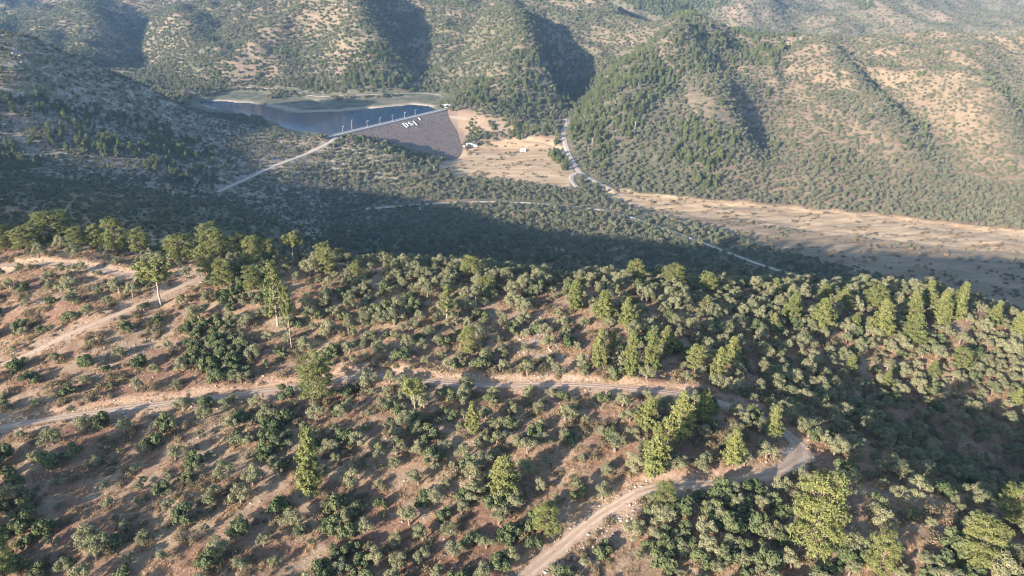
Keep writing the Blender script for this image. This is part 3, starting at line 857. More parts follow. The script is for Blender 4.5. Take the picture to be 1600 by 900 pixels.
def lobes_crown(lobes, n, size, rng, aspect=0.8, upbias=0.25, jit=0.38):
    C = []; N = []
    tot = sum(r * r for _, r in lobes)
    for c0, r in lobes:
        k = max(6, int(n * r * r / tot))
        d = sph(k, rng); d[:, 2] = d[:, 2] + upbias; d = unit(d)
        rr_ = r * rng.uniform(0.55, 1.22, (k, 1))
        C.append(np.array(c0) + d * rr_ * np.array([1, 1, 0.85])); N.append(d + jit * rng.normal(size=(k, 3)))
    C = np.vstack(C); N = np.vstack(N)
    return quads(C, N, rng.uniform(size * 0.7, size * 1.3, len(C)), rng, aspect)

def olive(seed, n=2600, size=0.11):
    rng = np.random.default_rng(seed)
    lobes = []
    k = rng.integers(13, 21)
    sx, sy = rng.uniform(0.8, 1.3), rng.uniform(0.75, 1.1)
    ecc = rng.uniform(-0.45, 0.45, 2)
    for i in range(k):
        a = i * 2.4 + rng.uniform(-0.6, 0.6); rr_ = 1.5 * math.sqrt((i + 0.3) / k) * rng.uniform(0.8, 1.12)
        z = 2.55 - 0.62 * rr_ + rng.uniform(-0.75, 0.6)
        lobes.append(((rr_ * math.cos(a) * sx + ecc[0], rr_ * math.sin(a) * sy + ecc[1], z), rng.uniform(0.26, 0.64)))
    crown = lobes_crown(lobes, n, size, rng, 0.55)
    parts = [tube([(0, 0, -0.3), (0.05, 0.03, 0.5), (0.1, -0.05, 1.2)], [0.26, 0.19, 0.16])]
    for c0, r in lobes[::3]:
        parts.append(tube([(0.08, -0.03, 1.0), (c0[0] * 0.5 + 0.05, c0[1] * 0.5, 1.5), (c0[0] * 0.9, c0[1] * 0.9, c0[2])], [0.11, 0.08, 0.03], 5))
    return crown, merge(parts)

def bush(seed, n=1300, size=0.2, h=2.6, R=1.5):
    rng = np.random.default_rng(seed); lobes = []
    for i in range(rng.integers(9, 14)):
        a = rng.uniform(0, 6.28); rr_ = R * math.sqrt(rng.uniform(0, 0.9))
        z = rng.uniform(0.25, 1.0) * h * math.sqrt(max(0.05, 1 - (rr_ / R) ** 2 * 0.75))
        lobes.append(((rr_ * math.cos(a), rr_ * math.sin(a), z), rng.uniform(0.45, 0.8)))
    return lobes_crown(lobes, n, size, rng, upbias=0.15), merge([tube([(0, 0, -0.3), (0.02, 0.02, h * 0.35), (0.05, 0, h * 0.7)], [0.12, 0.09, 0.04], 5)])

def pine(seed, kind, dens=1.0, fat=1.0):
    """unit pine: crown radius about 1, height 1 scaled later; coordinates in (radius, radius, height) metres for H=10, R=2.6"""
    rng = np.random.default_rng(seed)
    H = 10.0
    wood = []; C = []; N = []; AX = []; S = []
    lean = rng.uniform(-0.25, 0.25, 2)
    def trunk(z): return np.array([lean[0] * (z / H) ** 2 * 2, lean[1] * (z / H) ** 2 * 2, z])
    def spray(p, d, s, k, q_=1.0):
        dd = unit(d[None] * 0.6 + 0.8 * rng.normal(size=(k, 3)) + np.array([[0, 0, 0.45]]))
        C.append(p + dd * s * rng.uniform(0.2, 1.0, (k, 1))); AX.append(dd); N.append(0.8 * rng.normal(size=(k, 3)) + d * 0.9 + np.array([0, 0, 0.6])); S.append(rng.uniform(0.15, 0.31, k) * fat * q_)
    if kind == 'round':
        for i in range(34):
            th = i * 2.4 + rng.uniform(-0.4, 0.4); q = (i + 0.5) / 34
            zz = 0.16 + 0.80 * q; rr_ = 2.75 * math.sqrt(max(0.03, 1 - ((zz - 0.50) / 0.52) ** 2)) * rng.uniform(0.5, 0.98)
            c0 = np.array([math.cos(th) * rr_, math.sin(th) * rr_, zz * H * rng.uniform(0.94, 1.03)]); L = rng.uniform(0.75, 1.35)
            wood.append(tube([trunk(max(1.0, c0[2] * 0.7)), c0 * np.array([0.5, 0.5, 0.92]), c0], [0.09, 0.06, 0.02], 4))
            for j in range(int(26 * dens)):
                d = sph(1, rng)[0]; d[2] = abs(d[2]) * 0.8 + rng.uniform(-0.35, 0.2); d = unit(d)
                spray(c0 + d * L * rng.uniform(0.35, 1.0) * np.array([1, 1, 0.75]), unit(d + np.array([c0[0], c0[1], 1.0]) * 0.15), rng.uniform(0.3, 0.5), max(5, int(15 * dens)), 0.66 if dens > 0.9 else 1.0)
    lo = dict(cone=0.10, column=0.06, round=0.16, umbrella=0.62, sparse=0.2)[kind]
    lev = dict(cone=17, column=18, round=0, umbrella=7, sparse=15)[kind]
    for i in range(lev):
        t = lo + (0.985 - lo) * (i + rng.uniform(-0.3, 0.3)) / (lev - 1)
        t = min(max(t, lo), 0.99); s = (t - lo) / (1 - lo)
        if kind == 'cone': R = 2.75 * (1 - s) ** 0.72 * min(1, 0.55 + 3 * s) + 0.22
        elif kind == 'column': R = 2.0 * (1 - s) ** 0.5 * min(1, 0.6 + 2 * s) + 0.25
        elif kind == 'round': R = 2.75 * math.sqrt(max(0.02, 1 - (2 * s - 0.72) ** 2 * 0.62)) * (1 - 0.35 * s)
        elif kind == 'umbrella': R = 2.9 * math.sqrt(max(0.05, 1 - (s * 0.95) ** 2))
        else: R = 2.3 * (1 - s) ** 0.7 + 0.3
        nb = int((4 if kind == 'sparse' else 7) * (0.6 + 0.4 * R / 2.6) * (1 if rng.random() > .12 else .5))
        a0 = rng.uniform(0, 6.28)
        for b in range(max(3, nb)):
            if kind != 'column' and rng.random() < 0.10: continue
            a = a0 + b * 6.283 / max(3, nb) + rng.uniform(-0.35, 0.35)
            L = R * rng.uniform(0.62, 1.12)
            out = np.array([math.cos(a), math.sin(a), 0.0])
            base = trunk(t * H)
            rise = rng.uniform(0.10, 0.45) + (0.5 if kind in ('umbrella',) else 0.0) + 0.35 * s
            tip = base + out * L + np.array([0, 0, L * rise])
            midp = base + out * L * 0.55 + np.array([0, 0, L * rise * 0.35])
            wood.append(tube([base, midp, tip], [0.06, 0.04, 0.015], 4))
            m_ = max(2, int(L / 0.42 * (0.6 if kind == 'sparse' else 1)))
            for q in range(m_):
                u_ = 0.3 + 0.72 * (q + rng.random() * 0.6) / m_
                pt = base + out * L * u_ + np.array([0, 0, L * rise * u_ ** 1.6])
                side = np.array([-math.sin(a), math.cos(a), 0]) * rng.uniform(-0.4, 0.4) * L * 0.35
                spray(pt + side, unit(out + np.array([0, 0, 0.4])), rng.uniform(0.38, 0.62), int(30 * dens))
    spray(trunk(H), np.array([0, 0, 1.0]), 0.4, 12)
    C = np.vstack(C); N = np.vstack(N); AX = np.vstack(AX); S = np.concatenate(S)
    crown = quads(C, N, S, rng, 0.42, 0.12, AX)
    zz = np.linspace(-0.4, H * 0.96, 7)
    wood.insert(0, tube([trunk(max(z, 0)) + np.array([0, 0, min(z, 0)]) + np.array([rng.uniform(-.06, .06), rng.uniform(-.06, .06), 0]) for z in zz], np.linspace(0.20, 0.04, 7), 7))
    return crown, merge(wood)

def tri_mesh(name, geo, mat): return mesh_from(name, geo[0], geo[1], mat)
LIB = {}
def lib(kind, gens, leaf, bark):
    LIB[kind] = []
    for g in gens:
        cr, wd = g
        LIB[kind].append((tri_mesh('crown', cr, M[leaf]), tri_mesh('trunk', wd, M[bark])))
lib('olive', [olive(100 + i) for i in range(9)], 'olive', 'bark')
lib('bush', [bush(200 + i) for i in range(5)], 'bush', 'bark')
for kd, n_, bk in (('cone', 5, 'bark'), ('column', 3, 'bark'), ('round', 5, 'bark'), ('umbrella', 4, 'pale_bark'), ('sparse', 3, 'pale_bark')):
    lib(kd, [pine(300 + 20 * len(kd) + i, kd) for i in range(n_)], 'pine', bk)

def far_source(name, geo, leaf, bark='bark'):
    """one low-detail plant used only as the repeated piece of a mass"""
    (cv, cf), (wv, wf) = geo
    Vv = np.vstack([cv, wv]); Fc = np.vstack([cf, wf + len(cv)])
    me = mesh_from(name, Vv, Fc, M[leaf]); me.materials.append(M[bark])
    mi = np.zeros(len(Fc), np.int32); mi[len(cf):] = 1
    me.polygons.foreach_set('material_index', mi)
    return bpy.data.objects.new(name, me)                   # not linked to the scene
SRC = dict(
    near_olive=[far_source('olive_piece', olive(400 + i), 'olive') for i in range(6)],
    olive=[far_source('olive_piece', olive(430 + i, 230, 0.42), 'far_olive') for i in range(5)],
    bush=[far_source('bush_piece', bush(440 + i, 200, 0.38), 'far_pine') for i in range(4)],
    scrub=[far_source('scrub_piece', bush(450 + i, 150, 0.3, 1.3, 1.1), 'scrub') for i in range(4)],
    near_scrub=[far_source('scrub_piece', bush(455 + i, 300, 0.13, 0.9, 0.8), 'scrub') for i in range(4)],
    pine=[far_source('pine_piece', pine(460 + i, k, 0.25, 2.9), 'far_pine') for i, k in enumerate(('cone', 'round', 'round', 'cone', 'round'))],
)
def tuft(seed):
    rng = np.random.default_rng(seed); n = 26
    base = np.stack([rng.normal(0, 0.22, n), rng.normal(0, 0.22, n), np.zeros(n)], 1)
    d = unit(np.stack([rng.normal(0, 0.5, n), rng.normal(0, 0.5, n), np.ones(n)], 1)); L = rng.uniform(0.25, 0.6, n)[:, None]
    s = unit(np.cross(d, rng.normal(size=(n, 3)))) * 0.05
    Vv = np.stack([base - s, base + s, base + d * L], 1).reshape(-1, 3)
    return bpy.data.objects.new('tuft_piece', mesh_from('tuft_piece', Vv, np.arange(3 * n).reshape(n, 3), M['grass']))
SRC['tuft'] = [tuft(i) for i in range(4)]
SRC['stone'] = []
for i in range(5):
    v, f_ = rock_mesh(np.random.default_rng(70 + i)); SRC['stone'].append(bpy.data.objects.new('stone_piece', mesh_from('stone_piece', v, f_, M['stone'])))

SRC['crag'] = [bpy.data.objects.new('crag_piece', mesh_from('crag_piece', *rock_mesh(np.random.default_rng(90 + i)), M['crag'])) for i in range(4)]

def mass(name, label, srcs, x, y, z, s, rng, sz=None, zoff=-0.08):
    """one uncountable mass: plants repeated on points"""
    n = len(x)
    me = bpy.data.meshes.new(name); me.vertices.add(n)
    me.vertices.foreach_set('co', np.stack([x, y, z + zoff], 1).astype(np.float32).ravel())
    a = me.attributes.new('siz', 'FLOAT_VECTOR', 'POINT')
    sz = s * rng.uniform(0.85, 1.2, n) if sz is None else sz
    a.data.foreach_set('vector', np.stack([s * rng.uniform(0.9, 1.12, n), s * rng.uniform(0.9, 1.12, n), sz], 1).astype(np.float32).ravel())
    a = me.attributes.new('turn', 'FLOAT_VECTOR', 'POINT')
    a.data.foreach_set('vector', np.stack([rng.normal(0, 0.05, n), rng.normal(0, 0.05, n), rng.uniform(0, 6.28, n)], 1).astype(np.float32).ravel())
    a = me.attributes.new('pick', 'INT', 'POINT')
    a.data.foreach_set('value', rng.integers(0, len(srcs), n).astype(np.int32))
    o = obj(name, me); tag(o, label, None, None, 'stuff')
    ng = bpy.data.node_groups.new(name, 'GeometryNodeTree')
    ng.interface.new_socket('Geometry', in_out='INPUT', socket_type='NodeSocketGeometry')
    ng.interface.new_socket('Geometry', in_out='OUTPUT', socket_type='NodeSocketGeometry')
    N_ = ng.nodes; L_ = ng.links
    gi = N_.new('NodeGroupInput'); go = N_.new('NodeGroupOutput'); jn = N_.new('GeometryNodeJoinGeometry'); ip = N_.new('GeometryNodeInstanceOnPoints')
    for so in srcs:
        oi = N_.new('GeometryNodeObjectInfo'); oi.inputs['Object'].default_value = so; oi.inputs['As Instance'].default_value = True
        L_.new(oi.outputs['Geometry'], jn.inputs[0])
    def na(nm, dt):
        q = N_.new('GeometryNodeInputNamedAttribute'); q.data_type = dt; q.inputs['Name'].default_value = nm; return q.outputs[0]
    L_.new(gi.outputs[0], ip.inputs['Points']); L_.new(jn.outputs[0], ip.inputs['Instance'])
    ip.inputs['Pick Instance'].default_value = True
    L_.new(na('pick', 'INT'), ip.inputs['Instance Index']); L_.new(na('siz', 'FLOAT_VECTOR'), ip.inputs['Scale'])
    e2r = N_.new('FunctionNodeEulerToRotation'); L_.new(na('turn', 'FLOAT_VECTOR'), e2r.inputs[0]); L_.new(e2r.outputs[0], ip.inputs['Rotation'])
    L_.new(ip.outputs[0], go.inputs[0])
    md = o.modifiers.new('plants', 'NODES'); md.node_group = ng
    return o

def plant(kind, name, label, cat, x, y, sx, sz, rng, group=None, leanx=0.0, variant=None):
    cr, wd = LIB[kind][rng.integers(0, len(LIB[kind])) if variant is None else variant]
    t = thing(name, label, cat, (x, y, zat(x, y) - 0.06), rng.uniform(0, 6.28), (sx, sx, sz), group)
    t.rotation_euler[0] = leanx
    obj('crown', cr, t); obj('trunk', wd, t)
    return t

# --- pines read off the hillside: left, right, top, foot (photo pixels), habit, what it is called
PINES = [
 (14, 70, 350, 392, 'round', 'leftmost dark pine on the left ridge'),
 (45, 128, 338, 386, 'round', 'broad spreading pine on the left ridge'),
 (160, 208, 332, 400, 'round', 'tall full pine above the upper track'),
 (252, 312, 334, 385, 'round', 'wide rounded pine behind the upper track bend'),
 (303, 354, 320, 388, 'round', 'highest rounded pine on the left ridge'),
 (255, 293, 364, 408, 'round', 'small round pine at the upper track bend'),
 (300, 346, 374, 432, 'round', 'pine with a bare stem at the upper track bend'),
 (348, 398, 344, 400, 'round', 'bright round pine right of the upper track bend'),
 (388, 420, 346, 396, 'round', 'dim pine at the dark end of the left ridge'),
 (-12, 26, 344, 396, 'round', 'shaded pine at the far left end of the ridge'),
 (104, 142, 350, 394, 'round', 'low pine filling the gap in the left ridge row'),
 (136, 168, 346, 392, 'round', 'small dark pine left of the tall full pine'),
 (200, 240, 352, 400, 'round', 'dark low pine right of the tall full pine'),
 (228, 262, 346, 392, 'round', 'dim pine midway along the left ridge row'),
 (322, 362, 352, 408, 'round', 'front pine in the dense left ridge group'),
 (376, 414, 366, 420, 'round', 'low front pine at the dark ridge end'),
 (404, 440, 356, 402, 'round', 'dim pine just left of the parasol pine'),
 (330, 372, 400, 452, 'round', 'shadowed pine below the dense ridge group'),
 (376, 416, 410, 462, 'round', 'dark pine left of the thin open pine'),
 (436, 472, 336, 382, 'umbrella', 'lone parasol pine on a bare trunk'),
 (488, 514, 336, 368, 'umbrella', 'small parasol pine against the shaded valley'),
 (490, 528, 384, 432, 'round', 'bushy pine on the ridge below the parasol pines'),
 (518, 545, 374, 408, 'round', 'left one of two ridge pines leaning together'),
 (544, 566, 364, 402, 'round', 'right one of two ridge pines leaning together'),
 (410, 458, 408, 512, 'sparse', 'tall thin pine with drooping open branches'),
 (444, 468, 458, 549, 'umbrella', 'tall pine with a long pale bare trunk'),
 (220, 282, 410, 478, 'umbrella', 'forked pine standing beside the upper track'),
 (713, 756, 396, 436, 'round', 'large round pine in the ridge gap'),
 (742, 778, 428, 460, 'round', 'low pine just below the ridge gap'),
 (460, 536, 546, 628, 'round', 'big spreading pine overhanging the middle track'),
 (630, 668, 596, 645, 'umbrella', 'small pine on a thin stem below the middle track'),
 (714, 748, 504, 560, 'round', 'yellow-green pine with a thin stem in mid slope'),
 (680, 716, 450, 507, 'sparse', 'leaning bare-stemmed pine near the ridge'),
 (725, 754, 628, 682, 'cone', 'bright narrow pine in the centre below the track'),
 (884, 912, 436, 490, 'cone', 'leftmost of the upper pine trio'),
 (925, 966, 454, 505, 'cone', 'middle of the upper pine trio'),
 (964, 996, 466, 518, 'cone', 'rightmost of the upper pine trio'),
 (921, 950, 518, 584, 'cone', 'leftmost pine of the row above the track'),
 (948, 970, 518, 568, 'cone', 'second pine of the row above the track'),
 (972, 999, 524, 597, 'column', 'third pine of the row above the track'),
 (999, 1029, 522, 594, 'column', 'tallest pine of the row above the track'),
 (1027, 1059, 510, 556, 'cone', 'small pine behind the row above the track'),
 (1066, 1105, 532, 584, 'round', 'egg-shaped pine right of the pine row'),
 (1104, 1134, 544, 604, 'cone', 'slim pine at the right end of the row'),
 (1126, 1158, 528, 574, 'cone', 'rear pine at the right end of the row'),
 (990, 1031, 622, 676, 'cone', 'left pine of the clump inside the hairpin'),
 (1034, 1086, 616, 694, 'cone', 'large pine of the clump inside the hairpin'),
 (1079, 1113, 608, 664, 'cone', 'right pine of the clump inside the hairpin'),
 (1092, 1113, 462, 490, 'cone', 'tiny yellow pine near the right ridge'),
 (996, 1046, 662, 750, 'cone', 'shaggy pine just above the lower track'),
 (1124, 1164, 680, 736, 'cone', 'neat conical pine between the two hairpin arms'),
 (1191, 1221, 640, 695, 'cone', 'pine standing at the hairpin bend'),
 (1016, 1062, 750, 800, 'round', 'pine on the outer edge of the lower track'),
 (826, 882, 790, 845, 'round', 'pale thin-leaved tree left of the lower track'),
 (464, 506, 676, 780, 'column', 'tall bright columnar pine at the lower left'),
 (761, 816, 712, 780, 'cone', 'broad bright pine at the bottom centre'),
 (1214, 1320, 738, 868, 'round', 'largest pine, lower right below the hairpin'),
 (1338, 1404, 832, 900, 'round', 'pine at the bottom edge right of the largest pine'),
 (1486, 1568, 806, 886, 'round', 'wide pine near the bottom right corner'),
 (1546, 1612, 758, 822, 'round', 'pine cut by the right edge of view'),
 (-30, 38, 832, 918, 'round', 'bright green pine in the bottom left corner'),
 (-120, -20, 700, 812, 'round', 'big pine just outside the left edge'),
 (-190, -70, 770, 900, 'round', 'big pine outside the bottom left corner'),
 (-230, -130, 660, 760, 'round', 'pine well outside the left edge'),
 (1219, 1250, 456, 506, 'cone', 'pine at the left end of the right spur'),
 (1261, 1304, 468, 520, 'cone', 'second large pine along the right spur'),
 (1300, 1330, 448, 488, 'cone', 'pine behind the second large spur pine'),
 (1351, 1394, 470, 534, 'cone', 'largest egg-shaped pine on the right spur'),
 (1340, 1390, 440, 484, 'round', 'rounded pine on the crest of the right spur'),
 (1408, 1440, 456, 506, 'cone', 'pointed pine in the middle of the right spur'),
 (1404, 1446, 492, 540, 'cone', 'wide low pine in the middle of the right spur'),
 (1434, 1464, 440, 482, 'cone', 'crest pine left of the spur end'),
 (1450, 1486, 456, 512, 'cone', 'pine near the end of the right spur'),
 (1474, 1506, 440, 506, 'cone', 'tallest pine at the end of the right spur'),
 (1321, 1344, 490, 522, 'cone', 'small pine in front of the right spur pines'),
 (1318, 1338, 556, 588, 'cone', 'small yellow-green pine above the shaded gully'),
 (1369, 1393, 580, 612, 'cone', 'small pine at the edge of the gully shade'),
 (1481, 1516, 538, 580, 'round', 'round pine halfway down the right spur'),
 (1536, 1564, 476, 512, 'cone', 'pine on the falling end of the ridge'),
 (1574, 1604, 484, 536, 'cone', 'pine at the right edge below the ridge'),
 (1198, 1218, 490, 518, 'cone', 'little pine left of the right spur'),
 (1446, 1468, 566, 594, 'cone', 'little pine among the dense spur olives'),
 (1576, 1596, 608, 636, 'cone', 'little yellow pine near the right edge'),
 (974, 1011, 402, 446, 'round', 'left one of three round crest pines'),
 (1029, 1080, 410, 454, 'round', 'widest of three round crest pines'),
 (1086, 1121, 422, 458, 'round', 'right one of three round crest pines'),
 (1200, 1220, 436, 468, 'sparse', 'thin pine breaking the crest line'),
 (1275, 1297, 444, 474, 'cone', 'small crest pine between the spur pines'),
]
rng = np.random.default_rng(5)
marks = []; pxy = []
for (l, r, top, foot, kind, nm) in PINES:
    x, y = on_ground((l + r) / 2, foot - 3, 60, 260)
    if y > 235: y = 226.0; x = x * 226 / max(y, 1)
    z = zat(x, y)
    _, _, dep = proj(x, y, z)
    w = (r - l) * dep / FPX; ang = math.atan2(CZ - z, y)
    hgt = (foot - top) * dep / FPX / math.cos(ang) * (0.92 if kind in ('round',) else 0.97)
    hgt = max(hgt, w * 0.75)
    rad = dict(cone=2.6, column=2.1, round=3.75, umbrella=3.0, sparse=2.3)[kind] + 0.15
    plant(kind, 'pine_tree', nm, 'pine tree', x, y, w / 2 / rad, hgt / (11.2 if kind == 'round' else 10.6), rng, 'pine trees on the near hill', rng.uniform(-0.04, 0.04))
    marks.append((((l + r) / 2), (top + foot) / 2, nm)); pxy.append((x, y, w / 2))
pxy = np.array(pxy)

# --- label writer: places a plant by its neighbour
_ones = ['first', 'second', 'third', 'fourth', 'fifth', 'sixth', 'seventh', 'eighth', 'ninth', 'tenth', 'eleventh', 'twelfth', 'thirteenth', 'fourteenth', 'fifteenth', 'sixteenth', 'seventeenth', 'eighteenth', 'nineteenth']
ORD = [''] + _ones[1:] + [t + ('ieth' if u == '' else 'y-' + u) for t in ('twent', 'thirt', 'fort', 'fift', 'sixt', 'sevent') for u in [''] + _ones[:9]]
MK = np.array([(a, b) for a, b, _ in marks])
def place_labels(noun, px, py):
    near = np.hypot(px[:, None] - MK[None, :, 0], (py[:, None] - MK[None, :, 1]) * 1.4)
    k = near.argmin(1); d = near.min(1)
    dx = px - MK[k, 0]; dy = py - MK[k, 1]
    side = np.where(np.abs(dx) > np.abs(dy) * 1.4, np.where(dx > 0, 0, 1), np.where(dy > 0, 2, 3))
    words = ['right of', 'left of', 'below', 'above']
    labs = [None] * len(px)
    for key in set(zip(k.tolist(), side.tolist())):
        idx = [i for i in range(len(px)) if k[i] == key[0] and side[i] == key[1]]
        idx.sort(key=lambda i: d[i])
        for j, i in enumerate(idx): labs[i] = ('%s nearest %s %s %s' % (ORD[j], noun, words[key[1]], marks[key[0]][2])).strip()
    return labs

# --- olives over the near hill: how thick they stand, in 100 x 50 pixel squares of the view
DENS = ["2225679899999999", "2223688867999999", "2226678855999899", "2216566753789899", "2223466754479999", "2345667765678999",
        "3555768875578899", "4555667865786679", "4555677763787557", "3555676763787555"]
DM = np.array([[int(ch) for ch in r] for r in DENS], float)
def dens_at(px, py):
    a = np.clip(px / 100 - 0.5, 0, 14.999); b = np.clip((py - 425) / 50, 0, 8.999)
    i = a.astype(int); j = b.astype(int); u = a - i; v_ = b - j
    return (DM[j, i] * (1 - u) + DM[j, i + 1] * u) * (1 - v_) + (DM[j + 1, i] * (1 - u) + DM[j + 1, i + 1] * u) * v_

def scatter(n, xr, yr, rng):
    return rng.uniform(*xr, n), rng.uniform(*yr, n)
def thin(x, y, rad, pre=None):
    """keep points in order unless one kept before is closer than rad; rad per point"""
    cell = 3.0; G = {}; keep = []
    if pre is not None:
        for (a, b, c__) in pre: G.setdefault((int(a // cell), int(b // cell)), []).append((a, b, c__))
    for i in range(len(x)):
        r = rad[i]; ci, cj = int(x[i] // cell), int(y[i] // cell); k = int(r // cell) + 1; ok = True
        for a in range(ci - k, ci + k + 1):
            for b in range(cj - k, cj + k + 1):
                for q in G.get((a, b), ()):
                    rr_ = q[2] if q[2] else r
                    if (q[0] - x[i]) ** 2 + (q[1] - y[i]) ** 2 < max(rr_, 0) ** 2 if q[2] else (q[0] - x[i]) ** 2 + (q[1] - y[i]) ** 2 < r * r: ok = False; break
                if not ok: break
            if not ok: break
        if ok:
            keep.append(i); G.setdefault((ci, cj), []).append((x[i], y[i], 0))
    return np.array(keep, int)

# dark evergreen thickets
THICK = [([(-40, 388), (130, 366), (200, 382), (330, 378), (430, 396), (425, 432), (330, 414), (260, 398), (150, 396), (-40, 404)], 2.7), ([(285, 515), (330, 500), (378, 520), (385, 590), (340, 600), (290, 560)], 2.6), ([(1020, 790), (1100, 770), (1200, 765), (1225, 800), (1330, 870), (1340, 905), (1040, 905), (1000, 850)], 3.2),
         ([(505, 800), (560, 800), (575, 905), (505, 905)], 2.8), ([(-40, 700), (20, 720), (55, 780), (60, 905), (-60, 905)], 3.0), ([(405, 640), (450, 650), (450, 740), (410, 740)], 2.8),
         ([(330, 385), (420, 380), (440, 470), (360, 490), (325, 440)], 2.8), ([(830, 800), (880, 830), (820, 900), (760, 905)], 3.0), ([(1420, 900), (1500, 850), (1600, 880), (1620, 920), (1420, 920)], 3.0)]
bx, by = scatter(30000, (-190, 190), (80, 232), rng)
bz = height(bx, by); ba, bb, _ = proj(bx, by, bz)
sel = np.zeros(len(bx), bool); brad = np.full(len(bx), 3.0)
for pg, sp_ in THICK:
    q = inpoly(ba, bb, pg); sel |= q; brad[q] = sp_
spr = rng.random(len(bx)) < 0.02
sel |= spr; brad[spr] = 4.0
sel &= road_dist(bx, by) > 1.6
bx, by, bz, ba, bb, brad = (q[sel] for q in (bx, by, bz, ba, bb, brad))
pre = [(a, b, max(1.2, c__ * 0.75)) for a, b, c__ in pxy]
kp = thin(bx, by, brad, pre)
bx, by, bz, ba, bb = (q[kp] for q in (bx, by, bz, ba, bb))
inv = np.nonzero((ba > -20) & (ba < 1620) & (bb > 370) & (bb < 925))[0]
inv = inv[np.argsort(proj(bx[inv], by[inv], bz[inv])[2])][:300]
labs = place_labels('dark bush', ba[inv], bb[inv])
for i, lb in zip(inv, labs):
    s = rng.uniform(0.7, 1.35) * (1.45 if (bb[i] < 440 and ba[i] < 440) else 1.0)
    plant('bush', 'evergreen_bush', lb, 'bush', bx[i], by[i], s, s * rng.uniform(0.8, 1.25), rng, 'dark evergreen bushes on the near hill')

ox, oy = scatter(60000, (-260, 260), (78, 240), rng)
oz = height(ox, oy); oa, ob, od = proj(ox, oy, oz)
hpx, hpy = on_ground(1245, 708)
sel = (oa > -500) & (oa < 2100) & (ob < 1000) & (road_dist(ox, oy) > 1.5) & (np.hypot(ox - hpx, oy - hpy) > 6.0)
sel &= ~(inpoly(oa, ob, [(850, 890), (900, 830), (960, 790), (1000, 800), (985, 850), (930, 905)]) & (rng.random(len(ox)) < 0.85))
ox, oy, oz, oa, ob, od = (q[sel] for q in (ox, oy, oz, oa, ob, od))
dn_ = dens_at(oa, ob)
rad = np.interp(dn_, [2, 5, 7, 9], [7.6, 5.0, 3.9, 2.65]) * (1 + 0.45 * fbm(ox / 16, oy / 16, 201, 2))
pre2 = pre + [(a, b, 1.7) for a, b in zip(bx, by)]
kp = thin(ox, oy, np.clip(rad, 2.3, 11), pre2)
ox, oy, oz, oa, ob, od = (q[kp] for q in (ox, oy, oz, oa, ob, od))
osz = rng.uniform(0.0, 1.0, len(ox)) ** 1.3 * 0.92 + 0.55
osz = osz * (0.95 + 0.1 * rng.normal(size=len(ox)).clip(-1, 1))
inv = (oa > -10) & (oa < 1610) & (ob > 380) & (ob < 915)
order = np.nonzero(inv)[0]; order = order[np.argsort(od[order])]
first = order[:300]
alllab = dict(zip(order.tolist(), place_labels('olive tree', oa[order], ob[order])))
for i in first:
    plant('olive', 'olive_tree', alllab[int(i)], 'olive tree', ox[i], oy[i], osz[i], osz[i] * rng.uniform(0.85, 1.15), rng, 'olive trees on the near hillside')
rest = np.ones(len(ox), bool); rest[first] = False
mass('olive_grove', 'grey-green olive trees covering the upper part of the near hill', SRC['near_olive'], ox[rest], oy[rest], oz[rest], osz[rest], rng)
print('near olives', len(ox), 'bushes', len(bx))

# undergrowth, dry grass, loose stones
ux, uy = scatter(17000, (-200, 200), (80, 228), rng); uz = height(ux, uy)
k = (road_dist(ux, uy) > 0.9) & (fbm(ux / 9, uy / 9, 221, 3) > 0.05)
mass('low_scrub', 'low brown and green scrub between the olive trees', SRC['near_scrub'], ux[k], uy[k], uz[k], rng.uniform(0.25, 1.1, k.sum()), rng)
ux, uy = scatter(90000, (-190, 190), (80, 225), rng); uz = height(ux, uy)
k = (road_dist(ux, uy) > 0.3) & (fbm(ux / 7, uy / 7, 231, 3) > -0.05)
mass('dry_grass', 'dry straw-coloured grass on the near slopes', SRC['tuft'], ux[k], uy[k], uz[k], rng.uniform(0.5, 1.1, k.sum()), rng, zoff=-0.02)
ux, uy = scatter(60000, (-180, 180), (80, 228), rng); uz = height(ux, uy); a, b, _ = proj(ux, uy, uz)
pr = np.full(len(ux), 0.02) + 0.05 * (fbm(ux / 14, uy / 14, 241, 3) > 0.25)
for pg in STONY: pr = np.where(inpoly(a, b, pg), 0.85, pr)
dr = road_dist(ux, uy); pr = np.where((dr > 0.2) & (dr < 2.2), np.maximum(pr, 0.16), pr)
k = (rng.random(len(ux)) < pr) & (dr > 0.2)
mass('loose_stones', 'pale loose stones on the near slopes and track edges', SRC['stone'], ux[k], uy[k], uz[k], rng.uniform(0.12, 0.42, k.sum()) ** 1.0, rng, zoff=0.02)

# --- the valley and the hills beyond
def zone(n, fr, rng, umax=0.86):
    F = np.sqrt(rng.uniform(fr[0] ** 2, fr[1] ** 2, n)); u = rng.uniform(-umax, umax, n)
    return u * F, F
def cellgrid(fr, sp_, rng, umax=0.86, jit=0.42):
    """a jittered planting grid over the fan between two distances"""
    ys = np.arange(fr[0], fr[1], sp_); X = []; Y = []
    for j, yy in enumerate(ys):
        xs = np.arange(-umax * yy - 60, umax * yy + 60, sp_) + (j % 2) * sp_ / 2
        X.append(xs); Y.append(np.full(len(xs), yy))
    X = np.concatenate(X); Y = np.concatenate(Y)
    return X + rng.uniform(-jit, jit, len(X)) * sp_, Y + rng.uniform(-jit, jit, len(X)) * sp_
def dam_mask(x, y):
    a = (x - DAM_A[0]) * ax[0] + (y - DAM_A[1]) * ax[1]; o = (x - DAM_A[0]) * dn[0] + (y - DAM_A[1]) * dn[1]
    top = DAM_A[2] - np.maximum(o - CW / 2, 0) / SLOPE - np.maximum(-o - CW / 2, 0) / 2.6
    return (a > -16) & (a < DL + 14) & (o > -80) & (o < 112) & (height(x, y) < top + 0.5)

